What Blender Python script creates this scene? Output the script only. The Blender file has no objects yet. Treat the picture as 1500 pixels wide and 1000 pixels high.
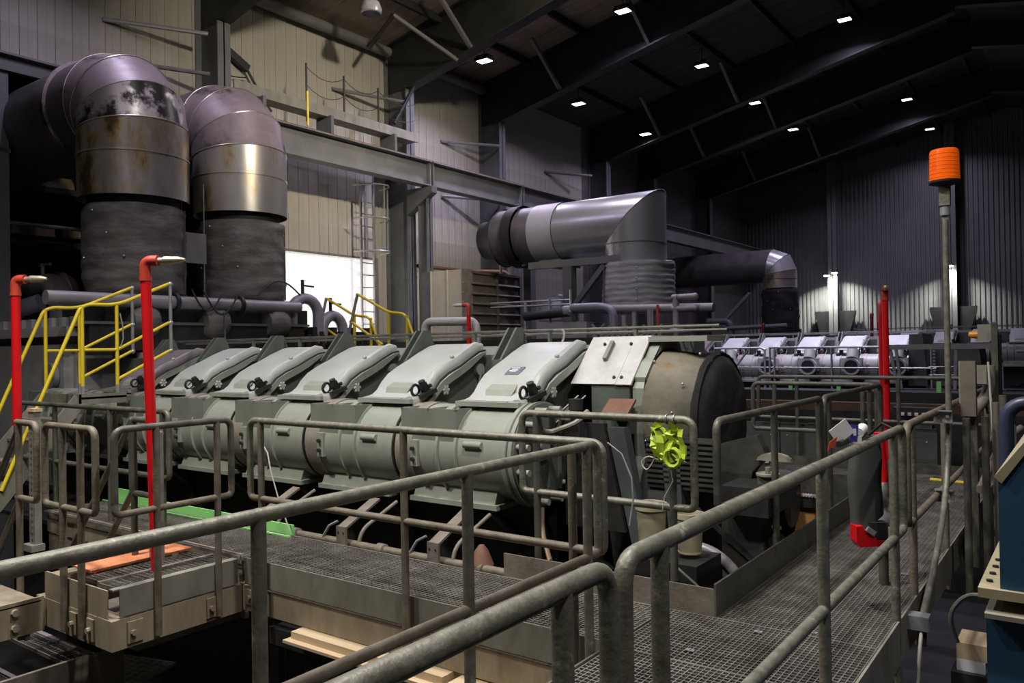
import bpy, bmesh, math, random
from mathutils import Vector, Matrix

random.seed(11)
SC = bpy.context.scene
COL = SC.collection
PI = math.pi
V = Vector

# ------------------------------------------------------------------ camera
EYE = 1.575
yaw, pitch, roll = 0.62885, 0.0070260, -0.016236
cy_, sy_, cp_, sp_ = math.cos(yaw), math.sin(yaw), math.cos(pitch), math.sin(pitch)
FWD = V((-sy_ * cp_, cy_ * cp_, sp_))
RGT = V((cy_, sy_, 0))
UPV = RGT.cross(FWD)
R2 = math.cos(roll) * RGT + math.sin(roll) * UPV
U2 = -math.sin(roll) * RGT + math.cos(roll) * UPV
cam = bpy.data.cameras.new('camera')
cam.sensor_width = 36
cam.lens = 1169.0 / 1500 * 36
cam.clip_start = 0.05
cam.clip_end = 200
cam_o = bpy.data.objects.new('camera', cam)
cam_o.matrix_world = Matrix(((R2.x, U2.x, -FWD.x, 0), (R2.y, U2.y, -FWD.y, 0), (R2.z, U2.z, -FWD.z, EYE), (0, 0, 0, 1)))
COL.objects.link(cam_o)
SC.camera = cam_o

# ------------------------------------------------------------------ world, exposure, lamps
world = bpy.data.worlds.new('world')
SC.world = world
world.use_nodes = True
world.node_tree.nodes['Background'].inputs['Color'].default_value = (1, 0.98, 0.92, 1)
world.node_tree.nodes['Background'].inputs['Strength'].default_value = 0.02
vs = SC.view_settings
vs.view_transform = 'Standard'
vs.look = 'None'
vs.exposure = 0.0
vs.gamma = 1.0
vs.use_curve_mapping = False
SC.cycles.max_bounces = 7
SC.cycles.diffuse_bounces = 3
SC.cycles.glossy_bounces = 3
SC.cycles.sample_clamp_indirect = 4.0
SC.cycles.caustics_reflective = False
SC.cycles.caustics_refractive = False

COOL = (0.76, 0.70, 1.0)
NEUT = (1.0, 0.98, 0.82)
WARM = (1.0, 0.86, 0.62)
FLOOD = (1.0, 0.90, 0.72)
LAMP_NEAR = 150.0
LAMP_FAR = 110.0
LENS_GLOW = 5.0
# the rows of high-bay lamps and added unseen lamps: (name of row, x, z, [(y, power, colour)])
LAMP_ROWS = [
    ('wall row', -12.4, 8.87, [(6.3, 0.55, COOL), (16.05, 1.0, COOL), (20.66, 0.10, COOL), (25.1, 0.05, COOL)]),
    ('middle row', -9.4, 9.97, [(3.3, 2.6, COOL), (8.2, 0.3, WARM), (13.0, 0.6, WARM), (17.9, 1.0, COOL), (22.9, 0.25, COOL), (27.6, 0.06, COOL), (32.0, 0.05, COOL), (37.2, 0.03, COOL)]),
    ('right row', -5.65, 10.9, [(-2.0, 1.1, NEUT), (4.0, 0.7, NEUT), (10.0, 0.4, NEUT), (16.0, 0.9, COOL), (24.4, 3.2, COOL), (30.6, 0.10, COOL), (34.0, 0.05, COOL), (39.4, 0.03, COOL)]),
    ('low row', -2.3, 6.6, [(3.4, 0.95, NEUT)]),  # unseen low lamp, added to brighten the near end of the engine
    ('left low row', -6.2, 6.6, [(1.4, 1.35, NEUT)]),  # second unseen low lamp, added to brighten the left side
    ('far right row', 2.5, 9.9, [(0.5, 1.3, NEUT), (6.0, 0.85, FLOOD)]),  # FLOOD is an unseen floodlight, added and aimed at the cream wall bay
]


def area_lamp(name, loc, power, color, size=0.4, spread=150, parent=None, rot=(0, 0, 0), kind='AREA'):
    l = bpy.data.lights.new(name, kind)
    if kind == 'AREA':
        l.shape = 'DISK'
        l.size = size
        l.spread = math.radians(spread)
    else:
        l.shadow_soft_size = 0.6
    l.energy = power
    l.color = color
    o = bpy.data.objects.new(name, l)
    o.location = loc
    o.rotation_euler = rot
    COL.objects.link(o)
    if parent:
        o.parent = parent
    return o


# ------------------------------------------------------------------ mesh helpers
class MB:
    def __init__(self):
        self.bm = bmesh.new()

    def faces(self, vs, fs):
        b = [self.bm.verts.new(v) for v in vs]
        for f in fs:
            try:
                self.bm.faces.new([b[i] for i in f])
            except ValueError:
                pass
        return self

    def box(self, x0, x1, y0, y1, z0, z1):
        return self.faces([(x0, y0, z0), (x1, y0, z0), (x1, y1, z0), (x0, y1, z0), (x0, y0, z1), (x1, y0, z1), (x1, y1, z1), (x0, y1, z1)],
                          [(0, 3, 2, 1), (4, 5, 6, 7), (0, 1, 5, 4), (1, 2, 6, 5), (2, 3, 7, 6), (3, 0, 4, 7)])

    def obox(self, c, ax, ay, az):
        c, ax, ay, az = V(c), V(ax), V(ay), V(az)
        vs = [c + sx * ax + sy * ay + sz * az for sz in (-1, 1) for sx, sy in ((-1, -1), (1, -1), (1, 1), (-1, 1))]
        return self.faces(vs, [(0, 3, 2, 1), (4, 5, 6, 7), (0, 1, 5, 4), (1, 2, 6, 5), (2, 3, 7, 6), (3, 0, 4, 7)])

    def beam(self, p, q, w, h, up=(0, 0, 1)):
        p, q = V(p), V(q)
        d = q - p
        L = d.length
        d.normalize()
        s = d.cross(V(up))
        if s.length < 1e-4:
            s = d.cross(V((1, 0, 0)))
        s.normalize()
        u = s.cross(d)
        return self.obox((p + q) / 2, d * L / 2, s * w / 2, u * h / 2)

    def ibeam(self, p, q, w, h, t=0.025, up=(0, 0, 1)):
        p, q, up = V(p), V(q), V(up)
        d = (q - p).normalized()
        s = d.cross(up).normalized()
        u = s.cross(d)
        self.beam(p, q, t, h, up)
        self.beam(p + u * (h / 2 - t / 2), q + u * (h / 2 - t / 2), w, t, up)
        self.beam(p - u * (h / 2 - t / 2), q - u * (h / 2 - t / 2), w, t, up)
        return self

    def tube(self, pts, r, n=10, cap=True, rs=None):
        P = [V(p) for p in pts]
        m = len(P)
        d_in = (P[1] - P[0]).normalized()
        a = d_in.cross(V((0, 0, 1)))
        if a.length < 1e-3:
            a = d_in.cross(V((1, 0, 0)))
        a.normalize()
        b = d_in.cross(a)
        rings = []
        for i in range(m):
            rr = rs[i] if rs else r
            d_out = (P[i + 1] - P[i]).normalized() if i < m - 1 else d_in
            nrm = (d_in + d_out)
            nrm = nrm.normalized() if nrm.length > 1e-6 else d_in
            ring = []
            for k in range(n):
                t = 2 * PI * k / n
                v = (a * math.cos(t) + b * math.sin(t)) * rr
                den = d_in.dot(nrm)
                if abs(den) > 0.2:
                    v = v - d_in * (v.dot(nrm) / den)
                ring.append(self.bm.verts.new(P[i] + v))
            rings.append(ring)
            if i < m - 1:
                q = d_in.rotation_difference(d_out)
                a = q @ a
                b = q @ b
                d_in = d_out
        for i in range(m - 1):
            for k in range(n):
                k2 = (k + 1) % n
                self.bm.faces.new((rings[i][k], rings[i][k2], rings[i + 1][k2], rings[i + 1][k]))
        if cap:
            self.bm.faces.new(rings[0][::-1])
            self.bm.faces.new(rings[-1])
        return self

    def cyl(self, p, q, r, n=12, r2=None):
        return self.tube([p, q], r, n, True, [r, r if r2 is None else r2])

    def lathe(self, prof, origin, axis, n=24, a0=0.0, a1=2 * PI, cap=True):
        """prof: list of (radius, distance along axis)"""
        o, ax = V(origin), V(axis).normalized()
        a = ax.cross(V((0, 0, 1)))
        if a.length < 1e-3:
            a = V((1, 0, 0))
        a.normalize()
        b = ax.cross(a)
        full = abs(a1 - a0 - 2 * PI) < 1e-6
        m = n if full else n + 1
        rings = []
        for r, t in prof:
            rings.append([self.bm.verts.new(o + ax * t + (a * math.cos(a0 + (a1 - a0) * k / n) + b * math.sin(a0 + (a1 - a0) * k / n)) * r) for k in range(m)])
        for i in range(len(rings) - 1):
            for k in range(n):
                k2 = (k + 1) % m
                if k2 == 0 and not full:
                    continue
                try:
                    self.bm.faces.new((rings[i][k], rings[i][k2], rings[i + 1][k2], rings[i + 1][k]))
                except ValueError:
                    pass
        if cap and full:
            self.bm.faces.new(rings[0][::-1])
            self.bm.faces.new(rings[-1])
        return self

    def prism(self, poly, vec):
        vec = V(vec)
        n = len(poly)
        vs = [V(p) for p in poly] + [V(p) + vec for p in poly]
        fs = [tuple(range(n))[::-1], tuple(range(n, 2 * n))]
        for i in range(n):
            j = (i + 1) % n
            fs.append((i, j, n + j, n + i))
        return self.faces(vs, fs)

    def sphere(self, c, r, n=12, sz=1.0):
        prof = [(max(1e-4, r * math.sin(PI * i / 8)), -r * sz * math.cos(PI * i / 8)) for i in range(9)]
        return self.lathe(prof, c, (0, 0, 1), n)

    def lump(self, amt, freq, seed=0):
        from mathutils import noise
        for v in self.bm.verts:
            d = noise.noise_vector(v.co * freq + V((seed, seed * 2, 3)))
            v.co += d * amt
        return self

    def build(self, name, mat, parent=None, origin=None, smooth=40, **props):
        global ORG
        bmesh.ops.recalc_face_normals(self.bm, faces=self.bm.faces[:])
        org = V(ORG.get(parent.name, (0, 0, 0))) if parent else V(origin or (0, 0, 0))
        if org.length:
            bmesh.ops.translate(self.bm, vec=-org, verts=self.bm.verts[:])
        me = bpy.data.meshes.new(name)
        self.bm.to_mesh(me)
        self.bm.free()
        me.materials.append(mat)
        if smooth:
            for p in me.polygons:
                p.use_smooth = True
            me.set_sharp_from_angle(angle=math.radians(smooth))
        o = bpy.data.objects.new(name, me)
        COL.objects.link(o)
        if parent:
            o.parent = parent
        else:
            o.location = org
        ORG[o.name] = tuple(org)
        for k, v in props.items():
            o[k] = v
        return o


ORG = {}


def thing(name, label, cat, loc=(0, 0, 0), group=None, kind=None):
    o = bpy.data.objects.new(name, None)
    o.empty_display_size = 0.2
    o.location = loc
    COL.objects.link(o)
    ORG[o.name] = tuple(loc)
    if label:
        o['label'] = label
    if cat:
        o['category'] = cat
    if group:
        o['group'] = group
    if kind:
        o['kind'] = kind
    return o


def tag(o, label, cat, group=None):
    o['label'] = label
    o['category'] = cat
    if group:
        o['group'] = group
    return o


def kids(o):
    return [c for c in bpy.data.objects if c.parent is o]


def dup_part(src, parent, off):
    c = src.copy()
    COL.objects.link(c)
    c.parent = parent
    c.location = V(src.location) + V(off)
    for ch in KIDS.get(src.name, []):
        g = ch.copy()
        COL.objects.link(g)
        g.parent = c
    return c


KIDS = {}


def index_kids():
    KIDS.clear()
    for o in bpy.data.objects:
        if o.parent:
            KIDS.setdefault(o.parent.name, []).append(o)


def copy_tree(root, loc, label=None, skip=(), group=None):
    index_kids()
    r = root.copy()
    COL.objects.link(r)
    r.location = loc
    ORG[r.name] = tuple(loc)
    if label:
        r['label'] = label
    if group:
        r['group'] = group
    for ch in KIDS.get(root.name, []):
        if ch.name.split('.')[0] in skip:
            continue
        dup_part(ch, r, (0, 0, 0))
    return r


def fillet(pts, r, n=5):
    P = [V(p) for p in pts]
    out = [P[0]]
    for i in range(1, len(P) - 1):
        a, b, c = P[i - 1], P[i], P[i + 1]
        u, w = (a - b), (c - b)
        rr = min(r, u.length * 0.49, w.length * 0.49)
        u.normalize()
        w.normalize()
        ang = u.angle(w)
        if ang > PI - 0.02:
            out.append(b)
            continue
        t = rr
        p0, p1 = b + u * t, b + w * t
        for k in range(n + 1):
            s = k / n
            out.append(p0 * (1 - s) ** 2 + b * (2 * s * (1 - s)) + p1 * s ** 2)
    out.append(P[-1])
    return out


# ------------------------------------------------------------------ materials
def mat(name, c1, c2=None, rough=0.6, metal=0.0, scale=5.0, bump=0.0, bscale=40.0, c3=None, lo=0.35, hi=0.65, rvar=0.12, stretch=None, glow=0.0, spec=0.5):
    m = bpy.data.materials.new(name)
    m.use_nodes = True
    nt = m.node_tree
    b = nt.nodes['Principled BSDF']
    N = nt.nodes.new
    L = nt.links.new
    b.inputs['Roughness'].default_value = rough
    b.inputs['Metallic'].default_value = metal
    b.inputs['Specular IOR Level'].default_value = spec
    tc = N('ShaderNodeTexCoord')
    src = tc.outputs['Object']
    if stretch:
        mp = N('ShaderNodeMapping')
        mp.inputs['Scale'].default_value = stretch
        L(src, mp.inputs['Vector'])
        src = mp.outputs['Vector']
    if c2:
        nz = N('ShaderNodeTexNoise')
        nz.inputs['Scale'].default_value = scale
        nz.inputs['Detail'].default_value = 7
        nz.inputs['Roughness'].default_value = 0.65
        L(src, nz.inputs['Vector'])
        cr = N('ShaderNodeValToRGB')
        cr.color_ramp.elements[0].position = lo
        cr.color_ramp.elements[0].color = (*c1, 1)
        cr.color_ramp.elements[1].position = hi
        cr.color_ramp.elements[1].color = (*c2, 1)
        if c3:
            e = cr.color_ramp.elements.new(min(0.98, hi + 0.08))
            e.color = (*c3, 1)
        L(nz.outputs['Fac'], cr.inputs['Fac'])
        L(cr.outputs['Color'], b.inputs['Base Color'])
        mr = N('ShaderNodeMapRange')
        mr.inputs['To Min'].default_value = max(0.05, rough - rvar)
        mr.inputs['To Max'].default_value = min(1, rough + rvar)
        L(nz.outputs['Fac'], mr.inputs['Value'])
        L(mr.outputs['Result'], b.inputs['Roughness'])
    else:
        b.inputs['Base Color'].default_value = (*c1, 1)
    if bump:
        n2 = N('ShaderNodeTexNoise')
        n2.inputs['Scale'].default_value = bscale
        n2.inputs['Detail'].default_value = 4
        L(src, n2.inputs['Vector'])
        bp = N('ShaderNodeBump')
        bp.inputs['Strength'].default_value = bump
        bp.inputs['Distance'].default_value = 0.02
        L(n2.outputs['Fac'], bp.inputs['Height'])
        L(bp.outputs['Normal'], b.inputs['Normal'])
    if glow:
        b.inputs['Emission Color'].default_value = (*c1, 1)
        b.inputs['Emission Strength'].default_value = glow
    return m


M = {}
M['galv'] = mat('galvanised_steel', (0.125, 0.12, 0.09), (0.24, 0.232, 0.18), 0.48, 0.3, 16, 0.15, 60, c3=(0.46, 0.455, 0.39), lo=0.3, hi=0.62)
M['galv_dirty'] = mat('dirty_galvanised_steel', (0.125, 0.097, 0.066), (0.235, 0.205, 0.155), 0.6, 0.2, 9, 0.15, 60, lo=0.3, hi=0.7)
M['rail_dark'] = mat('grimy_grey_rail', (0.075, 0.073, 0.056), (0.15, 0.146, 0.115), 0.45, 0.25, 8, 0.1, 60)
M['plate'] = mat('grey_kick_plate', (0.175, 0.168, 0.13), (0.285, 0.275, 0.225), 0.6, 0.2, 4, 0.1, 30, stretch=(1, 1, 0.4))
M['beige'] = mat('dusty_beige_beam', (0.22, 0.17, 0.108), (0.35, 0.295, 0.205), 0.7, 0.0, 5, 0.1, 30, stretch=(1, 1, 0.3))
M['tread'] = mat('dusty_brown_steel', (0.15, 0.125, 0.10), (0.24, 0.205, 0.165), 0.65, 0.1, 6, 0.1, 40)
M['grate'] = mat('worn_grating_steel', (0.18, 0.165, 0.14), (0.34, 0.32, 0.28), 0.4, 0.4, 5, 0, 40)
M['engine'] = mat('grey_green_engine_paint', (0.265, 0.285, 0.235), (0.34, 0.36, 0.30), 0.42, 0.0, 2.5, 0.05, 20, c3=(0.31, 0.33, 0.28))
M['cover'] = mat('light_grey_cover_paint', (0.39, 0.40, 0.375), (0.47, 0.48, 0.45), 0.38, 0.0, 2, 0.04, 15)
M['engine_box'] = mat('shaded_green_box_paint', (0.18, 0.195, 0.16), (0.235, 0.25, 0.21), 0.45, 0.0, 2.5, 0.05, 20)  # darker copy of the engine green, front-face shade put into the colour
M['engine_dk'] = mat('dark_grey_engine_paint', (0.085, 0.098, 0.082), (0.14, 0.155, 0.13), 0.5, 0.0, 3, 0.08, 20)
M['crank'] = mat('oily_crankcase', (0.010, 0.010, 0.009), (0.028, 0.027, 0.024), 0.55, 0.0, 3, 0.1, 15)
M['endplate'] = mat('pale_worn_end_plate', (0.44, 0.43, 0.405), (0.58, 0.57, 0.54), 0.45, 0.1, 4, 0.05, 20, c3=(0.40, 0.38, 0.35))
M['brownband'] = mat('heat_browned_band', (0.24, 0.20, 0.165), (0.33, 0.295, 0.25), 0.5, 0.1, 4)
M['duct'] = mat('soot_stained_cladding', (0.60, 0.57, 0.55), (0.46, 0.34, 0.17), 0.33, 0.75, 1.9, 0.10, 2.5, c3=(0.13, 0.085, 0.04), lo=0.38, hi=0.52, stretch=(1, 1, 0.45))
M['duct_soot'] = mat('sooty_metal_cladding', (0.02, 0.017, 0.016), (0.42, 0.37, 0.36), 0.35, 0.6, 1.1, 0.06, 3, lo=0.47, hi=0.53)
M['duct2'] = mat('dull_stained_cladding', (0.60, 0.57, 0.55), (0.48, 0.39, 0.23), 0.34, 0.75, 2.0, 0.10, 2.5, c3=(0.16, 0.12, 0.065), lo=0.46, hi=0.60, stretch=(1, 1, 0.45))
M['duct_top'] = mat('matt_oxidised_cladding', (0.27, 0.215, 0.225), (0.19, 0.15, 0.15), 0.55, 0.3, 1.3, 0.06, 4, c3=(0.03, 0.025, 0.025), lo=0.40, hi=0.56)
M['duct3'] = mat('bright_cladding', (0.64, 0.63, 0.65), (0.54, 0.53, 0.54), 0.30, 0.70, 1.2, 0.05, 4)
M['ductwrap'] = mat('pale_wrap', (0.50, 0.48, 0.52), (0.42, 0.41, 0.44), 0.55, 0.2, 2)
M['soot'] = mat('sooty_cladding', (0.10, 0.09, 0.09), (0.17, 0.15, 0.155), 0.5, 0.4, 2)
M['blanket'] = mat('grey_insulation_cloth', (0.085, 0.078, 0.072), (0.15, 0.138, 0.122), 0.6, 0.0, 3, 0.8, 5, c3=(0.10, 0.08, 0.06), stretch=(1, 1, 2.2))
M['blanket3'] = mat('silver_insulation_cloth', (0.33, 0.32, 0.335), (0.42, 0.41, 0.42), 0.6, 0.15, 3, 0.5, 6, stretch=(1, 1, 2.5))
M['blanket_brown'] = mat('scorched_insulation_cloth', (0.07, 0.066, 0.052), (0.21, 0.185, 0.13), 0.7, 0.0, 1.8, 0.5, 5, c3=(0.20, 0.12, 0.05))
M['blanket_black'] = mat('black_insulation_cloth', (0.006, 0.006, 0.006), (0.022, 0.02, 0.018), 0.85, 0.0, 4, 0.4, 8)  # near-black tone for the drum end and the far duct
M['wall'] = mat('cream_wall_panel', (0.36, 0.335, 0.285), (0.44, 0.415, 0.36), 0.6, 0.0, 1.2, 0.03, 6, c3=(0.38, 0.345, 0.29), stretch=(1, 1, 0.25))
M['wall_back'] = mat('grey_corrugated_wall', (0.20, 0.20, 0.195), (0.25, 0.25, 0.245), 0.6, 0.0, 0.6)
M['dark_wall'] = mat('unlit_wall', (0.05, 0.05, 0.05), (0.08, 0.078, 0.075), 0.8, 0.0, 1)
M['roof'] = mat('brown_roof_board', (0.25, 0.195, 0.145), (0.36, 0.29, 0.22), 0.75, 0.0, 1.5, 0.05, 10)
M['roof_dk'] = mat('shade_dark_roof_board', (0.035, 0.03, 0.026), (0.06, 0.05, 0.045), 0.8, 0.0, 1.5, 0.05, 10)  # dark copy of the roof boards, shade of the far hall put into colour
M['wall_dk'] = mat('shade_dark_wall_panel', (0.10, 0.092, 0.092), (0.14, 0.13, 0.125), 0.65, 0.0, 1.2, 0.03, 6, stretch=(1, 1, 0.25))  # wall panel darkened for the far bays, their shade painted in
M['steel_dk'] = mat('dark_frame_steel', (0.014, 0.015, 0.015), (0.026, 0.027, 0.026), 0.55, 0.0, 2)
M['steel_col'] = mat('grey_column_steel', (0.10, 0.105, 0.11), (0.15, 0.152, 0.155), 0.5, 0.1, 2)
M['leg_blue'] = mat('dark_blue_grey_leg', (0.05, 0.057, 0.06), (0.075, 0.083, 0.085), 0.5, 0.0, 3)
M['cast'] = mat('dark_greasy_casting', (0.03, 0.031, 0.027), (0.06, 0.06, 0.053), 0.5, 0.0, 4, 0.1, 15)
M['steel_gird'] = mat('grey_girder_steel', (0.145, 0.145, 0.14), (0.20, 0.197, 0.19), 0.5, 0.1, 1.5)
M['rustrail'] = mat('rusty_red_rail', (0.20, 0.055, 0.03), (0.12, 0.05, 0.035), 0.7, 0.1, 6)
M['floor'] = mat('oily_concrete', (0.02, 0.02, 0.019), (0.04, 0.038, 0.035), 0.6, 0.0, 1, 0.1, 8)
M['red'] = mat('red_pipe_paint', (0.72, 0.008, 0.012), (0.60, 0.006, 0.010), 0.35, 0.0, 4)
M['red_dark'] = mat('dark_red_pipe_paint', (0.16, 0.012, 0.015), (0.11, 0.01, 0.012), 0.45, 0.0, 4)
M['rust_dark'] = mat('dark_rusty_steel', (0.10, 0.042, 0.022), (0.06, 0.03, 0.018), 0.7, 0.0, 3)
M['red_dull'] = mat('orange_red_fitting', (0.55, 0.06, 0.03), (0.42, 0.04, 0.02), 0.45, 0.0, 6)
M['brass'] = mat('worn_brass', (0.42, 0.37, 0.24), (0.52, 0.47, 0.34), 0.4, 0.6, 20)
M['yellow'] = mat('yellow_rail_paint', (0.72, 0.53, 0.02), (0.80, 0.60, 0.03), 0.4, 0.0, 5)
M['zinc'] = mat('bare_zinc_tube', (0.42, 0.42, 0.43), (0.5, 0.5, 0.5), 0.35, 0.6, 8)
M['cover_brown'] = mat('purple_brown_cover_paint', (0.17, 0.14, 0.145), (0.22, 0.185, 0.19), 0.45, 0.0, 3)  # darker purple-brown tone for the leftmost cover
M['casing'] = mat('grey_casing_paint', (0.34, 0.33, 0.325), (0.42, 0.41, 0.40), 0.5, 0.0, 2)
M['pipe_grey'] = mat('grey_service_pipe', (0.24, 0.23, 0.235), (0.32, 0.305, 0.315), 0.42, 0.2, 3)
M['pipe_white'] = mat('pale_lagged_pipe', (0.48, 0.46, 0.43), (0.58, 0.56, 0.53), 0.6, 0.0, 3)
M['purple_pipe'] = mat('blue_grey_pipe', (0.20, 0.19, 0.24), (0.26, 0.25, 0.30), 0.42, 0.1, 3)
M['orange_lens'] = mat('amber_beacon_lens', (0.95, 0.14, 0.005), (0.85, 0.10, 0.004), 0.25, 0.0, 12, 0, 40, glow=0.16)
M['amber'] = mat('amber_small_lens', (0.75, 0.33, 0.02), (0.65, 0.28, 0.02), 0.3, 0.0, 12)
M['junction'] = mat('khaki_junction_box', (0.25, 0.23, 0.18), (0.31, 0.285, 0.225), 0.55, 0.0, 5)
M['brown_box'] = mat('brown_steel_cover', (0.17, 0.145, 0.115), (0.23, 0.2, 0.16), 0.55, 0.1, 5)
M['green'] = mat('bright_green_paint', (0.30, 0.78, 0.22), (0.36, 0.82, 0.28), 0.55, 0.0, 4)
M['green_pipe'] = mat('green_pipe_paint', (0.03, 0.45, 0.04), (0.03, 0.38, 0.03), 0.45)
M['orange_board'] = mat('orange_board', (0.75, 0.27, 0.11), (0.60, 0.22, 0.10), 0.7, 0.0, 8)
M['chip'] = mat('chipboard', (0.42, 0.21, 0.06), (0.55, 0.30, 0.10), 0.8, 0.0, 25)
M['timber'] = mat('raw_timber', (0.50, 0.37, 0.23), (0.62, 0.48, 0.31), 0.75, 0.0, 4, 0.05, 20, stretch=(0.3, 3, 3))
M['bucket'] = mat('cream_plastic', (0.50, 0.45, 0.30), (0.42, 0.37, 0.24), 0.5, 0.0, 4)
M['blue'] = mat('blue_machine_paint', (0.022, 0.075, 0.145), (0.03, 0.095, 0.175), 0.45, 0.0, 2)
M['blue_rail'] = mat('dark_blue_rail_paint', (0.03, 0.035, 0.075), (0.04, 0.045, 0.09), 0.4)
M['beige_top'] = mat('beige_machine_deck', (0.36, 0.30, 0.18), (0.42, 0.36, 0.23), 0.6, 0.0, 3)
M['black'] = mat('black_rubber', (0.012, 0.012, 0.012), (0.02, 0.02, 0.02), 0.6)
M['hivis'] = mat('yellow_green_tape', (0.42, 0.56, 0.03), (0.50, 0.64, 0.05), 0.45, 0.0, 15)
M['string'] = mat('pale_string', (0.55, 0.52, 0.45), (0.6, 0.58, 0.52), 0.7)
M['white'] = mat('white_card', (0.86, 0.86, 0.88), (0.80, 0.80, 0.82), 0.5)
M['blue_card'] = mat('blue_print', (0.05, 0.05, 0.42), (0.05, 0.05, 0.40), 0.5)
M['cloth'] = mat('dark_grey_sheet', (0.05, 0.055, 0.05), (0.08, 0.085, 0.078), 0.7, 0.0, 3)
M['rust'] = mat('rusty_brown_plate', (0.16, 0.075, 0.045), (0.23, 0.12, 0.08), 0.7, 0.1, 6)
M['copper'] = mat('copper_hose', (0.30, 0.20, 0.12), (0.22, 0.15, 0.09), 0.4, 0.5, 9)
M['cream_unit'] = mat('stained_cream_cladding', (0.52, 0.48, 0.37), (0.60, 0.56, 0.45), 0.6, 0.0, 3, c3=(0.33, 0.27, 0.19))
M['louvre'] = mat('dark_brown_louvre', (0.10, 0.085, 0.07), (0.15, 0.125, 0.10), 0.5, 0.1, 4)
M['strut'] = mat('perforated_channel_steel', (0.24, 0.24, 0.215), (0.32, 0.32, 0.29), 0.5, 0.3, 12)
M['lens'] = mat('lamp_lens', (1.0, 0.97, 1.0), glow=LENS_GLOW)
M['lens_wall'] = mat('wall_lamp_lens', (1.0, 1.0, 0.95), glow=14.0)
M['glass'] = mat('clear_lamp_glass', (0.75, 0.75, 0.78), (0.5, 0.5, 0.55), 0.12, 0.3, 9)
M['nameplate'] = mat('dark_name_plate', (0.12, 0.12, 0.17), (0.2, 0.2, 0.26), 0.4, 0.2, 60)
M['pinkstrip'] = mat('pale_pink_rollers', (0.55, 0.40, 0.38), (0.62, 0.5, 0.48), 0.5)
M['checker'] = mat('lavender_lit_worn_plate', (0.30, 0.25, 0.265), (0.42, 0.37, 0.39), 0.35, 0.2, 8)  # lavender light from above is put into this base colour
M['silver_knob'] = mat('bright_knob', (0.55, 0.57, 0.52), (0.62, 0.64, 0.6), 0.4, 0.3, 10)
M['daylit'] = mat('daylit_door_sheet', (0.80, 0.785, 0.785), glow=0.82, rough=0.6)
# ------------------------------------------------------------------ hall shell
HX0, HX1, HY0, HY1, FZ = -15.0, 9.0, -7.0, 42.0, -2.6
RIDGE_X, EAVE_Z, SLOPE = -3.0, 9.55, 0.2


def roof_z(x):
    return EAVE_Z + SLOPE * (RIDGE_X - HX0) - SLOPE * abs(x - RIDGE_X)


MB().box(-24, 12, HY0 - 1, HY1 + 1, FZ - 0.2, FZ).build('floor', M['floor'], smooth=0, kind='structure')
MB().box(HX1, HX1 + 0.2, HY0, HY1, FZ, 12).build('wall_right', M['dark_wall'], smooth=0, kind='structure')
MB().box(-24, HX1, HY0 - 0.2, HY0, FZ, 12.5).build('wall_front', M['dark_wall'], smooth=0, kind='structure')

# left wall: vertical cladding panels, an opening into the annex, a daylit door
wl = thing('wall_left', None, None, (HX0, 0, FZ), kind='structure')
DOOR_Y0, DOOR_Y1, DOOR_Z = 10.3, 14.64, 3.92
PW = 0.3
panel_mesh = {}


def wall_panel(y, z0, z1, fine):
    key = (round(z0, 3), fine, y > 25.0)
    if key in panel_mesh:
        o = bpy.data.objects.new('wall_panel', panel_mesh[key])
        COL.objects.link(o)
        o.parent = wl
        o.location = (0, y - panel_mesh[key]['y0'], 0)
        return
    m = MB()
    g = 0.008
    if fine:
        pr = []
        n = 4
        for i in range(n):
            a = y + PW * i / n
            pr += [(a + 0.004, 0.0), (a + 0.03, 0.014), (a + 0.05, 0.014), (a + PW / n - 0.004, 0.0)]
    else:
        pr = [(y + 0.001, -0.014), (y + g, -0.014), (y + g, 0.0), (y + 0.14, 0.0), (y + 0.146, 0.004), (y + 0.156, 0.004), (y + 0.162, 0.0), (y + PW - g, 0.0), (y + PW - g, -0.014), (y + PW - 0.001, -0.014)]
    lip = 0.006
    zs = [z0]
    for girt in (1.6, 4.6, 7.3, 8.6):
        if z0 + 0.3 < girt < z1 - 0.2:
            zs += [girt - 0.02, girt, girt + 0.02]
    zs.append(z1)
    vs, fs = [], []
    for z in zs:
        bulge = 0.005 if any(abs(z - gq) < 0.001 for gq in (1.6, 4.6, 7.3, 8.6)) else 0
        vs += [(HX0 + d + bulge, yy, z) for yy, d in pr]
    n = len(pr)
    for r in range(len(zs) - 1):
        for i in range(n - 1):
            fs.append((r * n + i, r * n + i + 1, (r + 1) * n + i + 1, (r + 1) * n + i))
    m.faces(vs, fs)
    b0 = len(m.bm.verts)
    m.faces([(HX0 - 0.03, y, z0), (HX0 - 0.03, y + PW, z0), (HX0 - 0.03, y + PW, z1), (HX0 - 0.03, y, z1)], [(0, 1, 2, 3)])
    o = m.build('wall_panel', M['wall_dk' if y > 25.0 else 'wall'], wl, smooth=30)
    o.data['y0'] = y
    panel_mesh[key] = o.data


i = 0
y = HY0
while y < HY1 - 0.01:
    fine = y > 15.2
    z1 = EAVE_Z + 0.05
    if y < 9.6:
        wall_panel(y, 6.72, z1, fine)
    elif DOOR_Y0 - 0.05 <= y < DOOR_Y1 - 0.05:
        wall_panel(y, DOOR_Z, z1, fine)
    else:
        wall_panel(y, FZ, z1, fine)
    y += PW

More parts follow.
